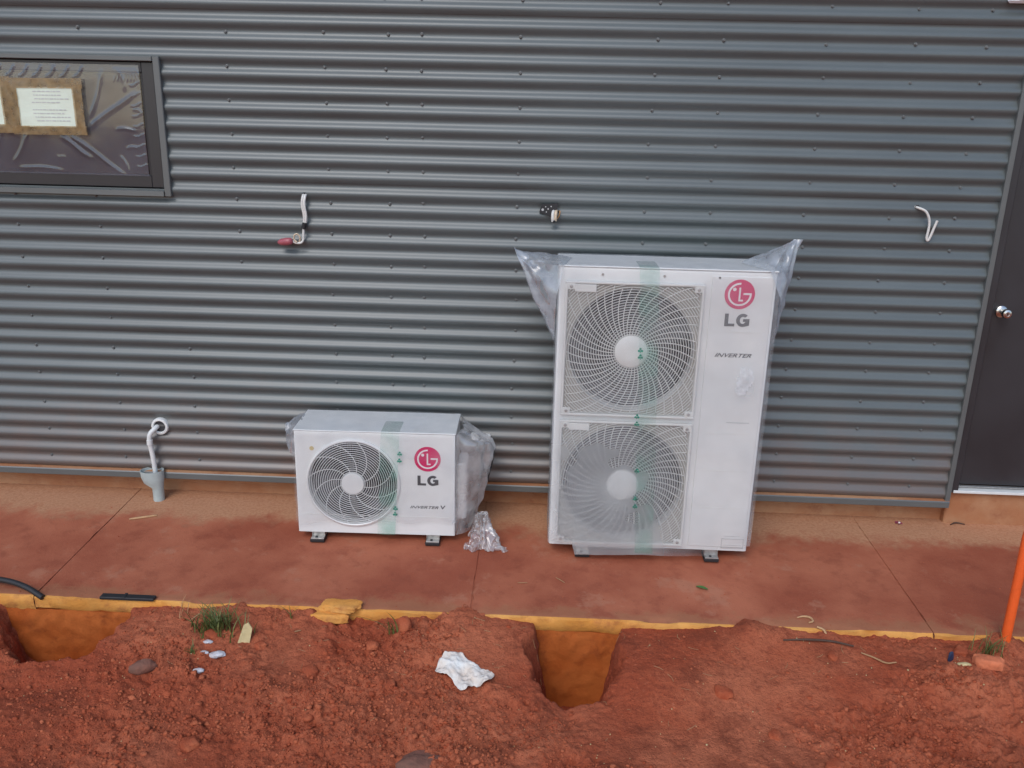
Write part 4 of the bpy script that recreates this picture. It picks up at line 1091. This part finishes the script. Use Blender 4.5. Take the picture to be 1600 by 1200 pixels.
# ================================================================== THINGS ON THE WALL
# left cable with pink cap
c1 = tag(empty('wall_cable', (1.425, -0.016, 1.62)), 'white twin cable ending in a pink cap, hanging out of the wall', 'cable')
for dx in (-0.0055, 0.0055):
    mb = MB(); mb.tube(smooth_path([(0.0+dx, 0.025, 0.022), (0.002+dx, -0.012, 0.018), (-0.002+dx, -0.022, -0.02), (0.004+dx*0.9, -0.020, -0.075), (0.0+dx*0.6, -0.018, -0.115)], 8), 0.0062, 8); auto_smooth(mb.build('cable', 'cable_white', c1), 60)
mb = MB(); mb.tube([(0.001, -0.0185, -0.108), (-0.003, -0.0175, -0.125), (-0.007, -0.017, -0.138)], 0.0115, 8); auto_smooth(mb.build('black_tape', 'rubber', c1), 60)
mb = MB(); mb.tube(smooth_path([(-0.007, -0.017, -0.135), (-0.009, -0.018, -0.17), (-0.012, -0.020, -0.195), (-0.026, -0.024, -0.207), (-0.05, -0.026, -0.205), (-0.062, -0.028, -0.195)], 8), 0.0058, 8); auto_smooth(mb.build('cable', 'cable_white', c1), 60)
mb = MB(); mb.tube(smooth_path([(-0.03, -0.022, -0.205), (-0.022, -0.030, -0.18), (-0.035, -0.034, -0.162), (-0.05, -0.032, -0.17), (-0.052, -0.030, -0.19), (-0.038, -0.032, -0.202)], 6), 0.0042, 6); auto_smooth(mb.build('bare_end', 'cream', c1), 60)
mb = MB(); mb.lathe([(0.006, -0.045), (0.016, -0.03), (0.019, 0.0), (0.017, 0.022), (0.010, 0.03)], (0, 0, 0), 'z', 14)
o = mb.build('pink_cap', 'pink', c1); auto_smooth(o, 50); o.location = (-0.088, -0.036, -0.200); o.rotation_euler = (R(8), R(82), 0)
mb = MB(); mb.lathe([(0.012, 0.0), (0.012, -0.002)], (0.001, -0.001, 0.022), 'y', 14); mb.build('cable_hole', 'rubber', c1)
# black bracket with a cream connector
c2 = tag(empty('junction_plate', (2.612, -0.018, 1.60)), 'small black perforated plate with a cream connector, fixed above the tall unit', 'connector')
mb = MB(); pts = [(-0.052, -0.008), (-0.040, 0.030), (0.036, 0.036), (0.030, -0.012), (0.004, -0.030)]
mb.prism(pts, -0.010, 0.004); mb.build('plate', 'rubber', c2)
for (xx, zz, r_) in ((-0.036, 0.004, 0.006), (-0.010, 0.008, 0.0035), (-0.022, 0.018, 0.0028), (-0.018, -0.006, 0.0028), (0.004, 0.02, 0.003)):
    mb = MB(); mb.lathe([(r_, 0), (r_, -0.002)], (xx, -0.010, zz), 'y', 10); mb.build('plate_hole', 'faint_print', c2)
mb = MB(); mb.tube(smooth_path([(0.02, 0.012, 0.0), (0.014, -0.02, -0.006), (0.012, -0.028, -0.030), (0.014, -0.024, -0.048)], 6), 0.0075, 8); auto_smooth(mb.build('cream_wire', 'cable_white', c2), 60)
mb = MB(); mb.tube(smooth_path([(0.03, 0.012, 0.0), (0.028, -0.022, -0.006), (0.026, -0.026, -0.028), (0.026, -0.022, -0.046)], 6), 0.0075, 8); auto_smooth(mb.build('cream_wire', 'cream', c2), 60)
mb = MB(); mb.tube(smooth_path([(0.04, 0.010, -0.004), (0.046, -0.015, 0.0), (0.044, -0.02, -0.02), (0.034, -0.018, -0.036)], 6), 0.0032, 6); auto_smooth(mb.build('copper_wire', 'brass', c2), 60)
mb = MB(); mb.tube([(0.014, -0.024, -0.046), (0.0265, -0.022, -0.045)], 0.0085, 8); mb.build('black_tip', 'rubber', c2)
# right cable
c3 = tag(empty('wall_cable', (4.337, -0.014, 1.66)), 'thin white cable bent into a hook, poking out near the door', 'cable')
mb = MB(); mb.tube(smooth_path([(-0.012, 0.03, 0.004), (0.002, -0.012, 0.0), (0.035, -0.022, -0.015), (0.056, -0.022, -0.05), (0.062, -0.020, -0.09), (0.060, -0.018, -0.135), (0.066, -0.017, -0.150), (0.074, -0.018, -0.138), (0.084, -0.022, -0.095), (0.093, -0.026, -0.055)], 8), 0.006, 8)
auto_smooth(mb.build('cable', 'cable_white', c3), 60)
mb = MB(); mb.lathe([(0.010, 0.0), (0.010, -0.002)], (0.0, -0.002, 0.003), 'y', 12); mb.build('cable_hole', 'rubber', c3)

# drain pipe with tundish
dp = tag(empty('drain_pipe', (0.556, -0.045, path_z(-0.045))), 'thin white drain pipe bent down from a ring in the wall into a cup', 'pipe')
mb = MB(); mb.lathe([(0.030, -0.004), (0.030, -0.010), (0.034, -0.014), (0.043, -0.012), (0.046, -0.004), (0.046, 0.010)], (0.043, 0.045-0.014, 0.408), 'y', 36, cap=False); auto_smooth(mb.build('wall_ring', 'pvc_white', dp), 50)
mb = MB(); mb.lathe([(0.031, 0), (0.031, -0.002)], (0.043, 0.045-0.016, 0.408), 'y', 28); mb.build('wall_hole', 'cavity', dp)
mb = MB(); mb.tube(smooth_path([(0.030, 0.045, 0.408), (0.022, 0.010, 0.400), (0.002, -0.008, 0.375), (-0.004, -0.010, 0.335), (0.000, -0.006, 0.28), (0.004, -0.004, 0.22), (0.006, -0.002, 0.155)], 8), 0.0125, 12); auto_smooth(mb.build('pipe', 'pvc_white', dp), 60)
mb = MB(); mb.tube([(-0.003, -0.010, 0.345), (-0.0035, -0.010, 0.318)], 0.0155, 12); auto_smooth(mb.build('coupling', 'pvc_white', dp), 60)
cp = tag(empty('drain_cup', (0.556, -0.045, path_z(-0.045))), 'grey plastic funnel cup on a short stub standing in the path', 'drain cup')
n = 30; prof = [(0.020, -0.012, 0.0, 0.020, 0), (0.020, -0.012, 0.0, 0.05, 0), (0.026, -0.002, 0, 0.085, 0)]
Vc = []
def ringv(cx, rx, ry, z_, tilt=0): return [(cx+rx*math.cos(2*math.pi*k/n), ry*math.sin(2*math.pi*k/n)-0.004, z_+tilt*math.cos(2*math.pi*k/n)) for k in range(n)]
secs = [(0.012, 0.029, 0.029, -0.012, 0), (0.012, 0.029, 0.029, 0.062, 0), (0.010, 0.032, 0.031, 0.075, 0), (-0.008, 0.052, 0.040, 0.098, -0.004), (-0.010, 0.060, 0.046, 0.128, -0.002), (-0.011, 0.063, 0.047, 0.170, 0.002),
        (-0.011, 0.060, 0.044, 0.170, 0.002), (-0.010, 0.055, 0.041, 0.13, 0), (-0.004, 0.04, 0.032, 0.10, 0), (0.008, 0.02, 0.02, 0.085, 0)]
F_ = []
for i, s_ in enumerate(secs):
    Vc += ringv(*s_)
    if i:
        for k in range(n): F_.append(((i-1)*n+k, (i-1)*n+(k+1) % n, i*n+(k+1) % n, i*n+k))
F_.append(tuple((len(secs)-1)*n+k for k in range(n)))
auto_smooth(mkobj('cup', Vc, F_, 'pvc_grey', cp), 40)
mb = MB(); mb.box(-0.008, 0.010, -0.0375, -0.032, 0.088, 0.094); mb.build('moulded_mark', 'rubber', cp)

# ================================================================== ON THE GROUND
def lump_obj(name, loc, sx, sy, sz, m_, label, cat, sd, group=None, rz=0.0, sub=3, box=0.0):
    bm = bmesh.new(); bmesh.ops.create_icosphere(bm, subdivisions=sub, radius=1.0)
    V = np.array([v.co[:] for v in bm.verts]); F = np.array([[v.index for v in f.verts] for f in bm.faces]); bm.free()
    if box: V = np.sign(V)*np.abs(V)**(1-box)
    r_ = 1+0.34*fbm(V[:, 0]*1.5+V[:, 2]*0.7, V[:, 1]*1.5-V[:, 2]*0.9, sd, 4)+0.13*fbm(V[:, 0]*5+V[:, 2]*3, V[:, 1]*5-V[:, 2]*2, sd+3, 3)
    P = V*r_[:, None]*np.array([sx, sy, sz])
    o = mkobj(name, P, F, m_, None, loc=loc); o.rotation_euler = (0, 0, rz); auto_smooth(o, 42)
    tag(o, label, cat, group); return o
# concrete lump on the slab edge
lump_obj('concrete_lump', (1.762, -0.972, path_z(EDGE)+0.012), 0.085, 0.042, 0.016, 'ochre', 'yellow clay-stained concrete lump sitting on the path edge', 'rubble', 700, sub=4, box=0.45)
lump_obj('clay_chunk', (1.715, -1.008, gz(1.715, -1.02)+0.008), 0.075, 0.022, 0.020, 'ochre', 'yellow chunk below the path edge under the concrete lump', 'rubble', 705, sub=4, box=0.5)
lump_obj('stone', (1.053, -1.33, gz(1.053, -1.33)+0.012), 0.055, 0.028, 0.030, 'stone', 'dark half-buried stone in smooth soil by the left hole', 'stone', 710, rz=0.5)
lump_obj('stone', (2.215, -1.745, gz(2.215, -1.745)+0.0), 0.085, 0.055, 0.035, 'stone', 'broad flat stone at the bottom edge of the photo', 'stone', 720, rz=0.2)
lump_obj('stone', (2.055, -1.065, gz(2.055, -1.065)+0.02), 0.032, 0.03, 0.036, 'clod', 'upright red stone beside the thin grass sprout', 'stone', 725)
o = lump_obj('brick_piece', (4.435, -1.15, gz(4.435, -1.15)+0.024), 0.050, 0.026, 0.022, 'brick', 'orange-red brick fragment on the dirt below the orange stake', 'brick', 730, rz=-0.2, box=0.5)
lump_obj('blue_scrap', (4.30, -1.115, gz(4.30, -1.115)+0.018), 0.014, 0.005, 0.021, 'blue', 'small dark blue plastic scrap in the soil left of the brick', 'scrap', 735, rz=0.5, box=0.4)
lump_obj('pebble', (4.335, -1.155, gz(4.335, -1.155)+0.006), 0.026, 0.010, 0.008, 'creamy', 'pale flat pebble between the blue scrap and the brick', 'pebble', 737)
lump_obj('foam_scrap', (1.322, -1.255, gz(1.322, -1.255)+0.008), 0.032, 0.018, 0.013, 'foam', 'largest white foam scrap below the grass tuft', 'scrap', 740, rz=0.3)
lump_obj('foam_scrap', (1.272, -1.25, gz(1.272, -1.25)+0.004), 0.018, 0.010, 0.008, 'foam', 'small grey-white foam crumb left of the largest foam scrap', 'scrap', 742)
lump_obj('foam_scrap', (1.287, -1.355, gz(1.287, -1.355)+0.006), 0.022, 0.013, 0.009, 'foam', 'white foam crumb nearest the camera below the grass tuft', 'scrap', 744, rz=0.4)
lump_obj('foam_scrap', (1.262, -1.19, gz(1.262, -1.19)+0.004), 0.020, 0.010, 0.007, 'foam', 'faint foam crumb right under the grass tuft', 'scrap', 746)
# cream offcut standing in the soil
oc = MB(); oc.prism([(-0.026, -0.01), (0.022, -0.01), (0.026, 0.055), (0.008, 0.078), (-0.010, 0.066)], -0.006, 0.006)
o = oc.build('cream_offcut', 'creamy', None, loc=(1.405, -1.165, gz(1.405, -1.165))); o.rotation_euler = (R(-18), R(8), R(10))
tag(o, 'cream plastic offcut standing up in the soil right of the grass tuft', 'offcut')
# larger clods that can be told apart
cl = []
rr = random.Random(3)
for k in range(13):
    for _ in range(60):
        x_ = rr.uniform(1.15, 4.9); y_ = rr.uniform(-1.72, -1.06)
        if float(hole_d(np.array([x_]), np.array([y_]), 2.80, -1.07, 0.150, 0.28, 71)[0]) > 1.2 and all((x_-a)**2+(y_-b_)**2 > 0.02 for a, b_ in cl) and not (2.15 < x_ < 2.5 and -1.45 < y_ < -1.1): break
    cl.append((x_, y_)); s_ = rr.uniform(0.016, 0.030)
    lump_obj('soil_clod', (x_, y_, gz(x_, y_)+s_*0.05), s_*rr.uniform(0.9, 1.5), s_, s_*0.62, 'clod', 'egg-sized lump of red soil among the loose spoil', 'clod', 760+k, 'larger clods of red soil', rr.uniform(0, 3), 3, 0.35)
# scrap of white paper
nu, nv = 60, 34
U_, Vv = np.meshgrid(np.linspace(0, 1, nu), np.linspace(-1, 1, nv), indexing='ij')
top = np.interp(U_, [0, 0.06, 0.12, 0.42, 0.55, 0.75, 0.9, 1.0], [-0.01, 0.045, 0.068, 0.066, 0.030, 0.008, -0.004, -0.030])
bot = np.interp(U_, [0, 0.06, 0.12, 0.3, 0.45, 0.55, 0.63, 0.68, 0.78, 0.92, 1.0], [-0.02, -0.030, -0.030, -0.05, -0.105, -0.10, -0.070, -0.062, -0.085, -0.085, -0.045])
xs_ = -0.115+0.235*U_; ys_ = bot+(top-bot)*(Vv+1)/2
wx, wy = 2.33+xs_, -1.285+ys_
hz_ = ground_z(wx, wy, False)
zz = hz_+0.020+0.010*fbm(xs_*22, ys_*22, 800, 4)+0.016*(0.5-np.abs(fbm(xs_*26, ys_*26, 807, 3)))+0.010*np.abs(fbm(xs_*9, ys_*9, 805, 2))-0.006
P = np.stack([xs_, ys_, zz], -1)
o = mkobj('paper_scrap', P.reshape(-1, 3), gridF(nu, nv), 'paper_scrap', None, smooth=True, loc=(2.33, -1.285, 0))
sol = o.modifiers.new('thickness', 'SOLIDIFY'); sol.thickness = 0.0015
tag(o, 'crumpled white paper scrap lying on the red dirt', 'paper')
# grass
def tuft(x_, y_, nbl, hgt, spread, label, sd, wdt=0.0035, lean=(0, 0), m_='grass'):
    r_ = random.Random(sd); V = []; F = []
    for k in range(nbl):
        a = r_.uniform(0, 2*math.pi); rad = abs(r_.gauss(0, spread*0.45)); bx, by = rad*math.cos(a), rad*0.6*math.sin(a)
        h_ = hgt*r_.uniform(0.45, 1.0); ln = r_.uniform(0.3, 1.1)*h_*0.9; la = r_.uniform(0, 2*math.pi)
        dx, dy = ln*math.cos(la)+lean[0]*h_, ln*math.sin(la)*0.7+lean[1]*h_; w = wdt*r_.uniform(0.6, 1.2)
        px_, py_ = -math.sin(la), math.cos(la); b0 = len(V)
        zb_ = gz(x_+bx, y_+by)-gz(x_, y_)-0.004
        for j in range(6):
            t = j/5; ww = w*(1-t)**0.7+0.0003; cx, cy, cz = bx+dx*t*t, by+dy*t*t, zb_+h_*(t-0.25*t*t*min(1, ln/h_))
            V += [(cx-px_*ww, cy-py_*ww, cz), (cx+px_*ww, cy+py_*ww, cz)]
            if j: F.append((b0+2*j-2, b0+2*j-1, b0+2*j+1, b0+2*j))
    o = mkobj('grass_tuft', V, F, m_, None, loc=(x_, y_, gz(x_, y_))); tag(o, label, 'grass', 'grass tufts along the path edge')
tuft(1.275, -1.11, 150, 0.125, 0.13, 'thickest green grass tuft below the path edge, above the foam scraps', 1)
tuft(2.01, -1.09, 9, 0.14, 0.03, 'thin green grass sprout beside the upright red stone', 2, lean=(-0.3, 0))
tuft(1.563, -1.03, 6, 0.11, 0.015, 'sparse wispy grass left of the concrete lump', 3, 0.0022)
tuft(4.47, -1.07, 46, 0.12, 0.11, 'dry straggly grass tuft at the right, below the orange stake', 4, 0.002)
tuft(1.215, -1.25, 16, 0.05, 0.035, 'tiny low grass clump left of the foam scraps', 5, 0.003)
tuft(1.09, -1.03, 12, 0.07, 0.10, 'dry straw-like grass at the path edge above the dark stone', 6, 0.0016, m_='straw')
# leaf, straw, sticks
def blade_obj(name, pts, w, m_, label, cat, group=None):
    P = smooth_path(pts, 6); V = []; F = []; n_ = len(P)
    for i, p in enumerate(P):
        t = (P[min(i+1, n_-1)]-P[max(i-1, 0)]).normalized(); s_ = Vector((-t.y, t.x, 0)).normalized()
        ww = w*math.sin(math.pi*(0.06+0.9*i/(n_-1)))**0.7
        V += [p+s_*ww, p+Vector((0, 0, -0.002)), p-s_*ww]
        if i:
            a = 3*(i-1); F += [(a, a+1, a+4, a+3), (a+1, a+2, a+5, a+4)]
    c = P[0].copy(); V = [v-c for v in V]
    o = mkobj(name, V, F, m_, None, smooth=True, loc=tuple(c)); tag(o, label, cat, group)
def rod(name, pts, r_, m_, label, cat):
    P = smooth_path(pts, 6); c = P[0].copy(); n_ = len(P)
    mb = MB(); mb.tube([p-c for p in P], [r_*(0.5+0.5*math.sin(math.pi*(0.1+0.8*i/(n_-1)))) for i in range(n_)], 6)
    o = mb.build(name, m_, None, loc=tuple(c)); auto_smooth(o, 60); tag(o, label, cat)
pz_ = path_z
blade_obj('green_leaf', [(3.335, -0.690, pz_(-.69)+0.006), (3.36, -0.703, pz_(-.7)+0.010), (3.385, -0.715, pz_(-.71)+0.007)], 0.011, 'leaf', 'single green leaf on the path in front of the tall unit', 'leaf')
rod('straw', [(2.695, -0.665, pz_(-.66)+0.004), (2.715, -0.685, pz_(-.68)+0.005), (2.735, -0.705, pz_(-.7)+0.004)], 0.002, 'straw', 'short pale straw on the path below the tall unit', 'straw')
rod('straw', [(2.52, -0.72, pz_(-.72)+0.004), (2.54, -0.72, pz_(-.72)+0.004), (2.565, -0.716, pz_(-.72)+0.004)], 0.0018, 'straw', 'tiny straw on the path left of the short pale straw', 'straw')
rod('wood_splinter', [(0.515, -0.285, pz_(-.28)+0.006), (0.57, -0.262, pz_(-.26)+0.006), (0.635, -0.232, pz_(-.23)+0.005)], 0.006, 'wood', 'pale wood splinter on the path in front of the drain cup', 'splinter')
rod('dark_twig', [(4.78, 0.0, pz_(0)+0.006), (4.815, 0.018, pz_(0)+0.010), (4.86, 0.012, pz_(0)+0.006)], 0.004, 'twig', 'short dark curved twig on the path below the door', 'twig')
rod('wood_shaving', [(3.735, -0.905, pz_(-.9)+0.005), (3.765, -0.895, pz_(-.9)+0.006), (3.79, -0.905, pz_(-.9)+0.008), (3.795, -0.93, pz_(-.93)+0.007), (3.775, -0.94, pz_(-.94)+0.006)], 0.0045, 'wood', 'curled pale wood shaving on the path edge', 'shaving')
rod('wood_shaving', [(3.80, -0.972, -0.012), (3.825, -0.985, -0.018), (3.83, -1.0, -0.035), (3.80, -1.01, -0.045)], 0.0055, 'wood', 'curled pale shaving hanging over the path edge right of the other', 'shaving')
def gp(x_, y_, d_=0.004): return (x_, y_, gz(x_, y_)+d_)
rod('stick', [gp(3.64, -1.05, .008), gp(3.74, -1.045, .012), gp(3.84, -1.05, .012), gp(3.93, -1.055, .008)], 0.005, 'twig', 'long dark stick lying on soil below the wood shavings', 'stick')
rod('stick', [gp(3.95, -1.09, .006), gp(3.99, -1.12, .008), gp(4.03, -1.15, .008), gp(4.07, -1.15, .006)], 0.004, 'straw', 'bent pale stick lying on soil right of the dark stick', 'stick')
rod('stick', [gp(1.145, -1.08, .010), gp(1.165, -1.06, .016), gp(1.185, -1.04, .02)], 0.003, 'straw', 'short pale straw stick left of the thickest grass tuft', 'stick')
rod('stick', [gp(1.60, -1.11, .006), gp(1.625, -1.10, .008)], 0.003, 'straw', 'tiny pale stick in soil below the wispy grass', 'stick')
fl = MB(); 
for k in range(6):
    a = k*math.pi/3+0.3; fl.add([(0, 0, 0.003), (0.016*math.cos(a-0.4), 0.016*math.sin(a-0.4), 0.007), (0.022*math.cos(a), 0.022*math.sin(a), 0.004), (0.016*math.cos(a+0.4), 0.016*math.sin(a+0.4), 0.007)], [(0, 1, 2, 3)])
o = fl.build('fallen_flower', 'petal', None, loc=(4.51, 0.0, path_z(0)+0.001)); tag(o, 'small dark pink fallen flower on the path near the wall', 'flower')
mb = MB(); mb.lathe([(0.006, 0.003), (0.006, 0.009), (0.002, 0.011)], (0.003, 0, 0), 'z', 8); mb.build('centre', 'paper_scrap', o)

# black pipe at the left, black strip on the edge
hs = MB(); hs.tube(smooth_path([(-0.60, -1.00, -0.005), (-0.25, -0.93, 0.0), (0.05, -0.90, 0.012), (0.24, -0.915, 0.014), (0.36, -0.945, 0.004), (0.46, -0.985, -0.022)], 10), 0.0125, 12)
o = hs.build('black_pipe', 'rubber', None); auto_smooth(o, 60); tag(o, 'black plastic pipe arching over the path edge at the left', 'pipe')
st = empty('black_batten', (0.711, -0.985, path_z(EDGE)+0.0))
tag(st, 'flat black strip lying along the path edge right of the black pipe', 'strip')
mb = MB(); mb.box(0.0, 0.238, 0.0, 0.034, 0.001, 0.014, 0.002); mb.build('strip', 'rubber', st)
mb = MB(); mb.box(0.10, 0.112, -0.001, 0.035, 0.0138, 0.018, 0.001); mb.build('raised_rib', 'rubber', st)
# orange stake
sk = empty('marker_stake', (4.573, -1.0, gz(4.573, -1.0))); tag(sk, 'bright orange painted stake driven in at the path edge, far right', 'stake')
mb = MB(); mb.tube([(0, 0, -0.12), (0.0, 0, 0.0), (-0.004, 0, 0.47), (-0.004, 0, 0.50)], [0.014, 0.020, 0.019, 0.017], 10); auto_smooth(mb.build('post', 'orange', sk), 50)
mb = MB(); mb.tube([(-0.004, 0, 0.5005), (-0.004, 0, 0.505)], [0.0165, 0.014], 10); auto_smooth(mb.build('cap', 'orange', sk), 50)
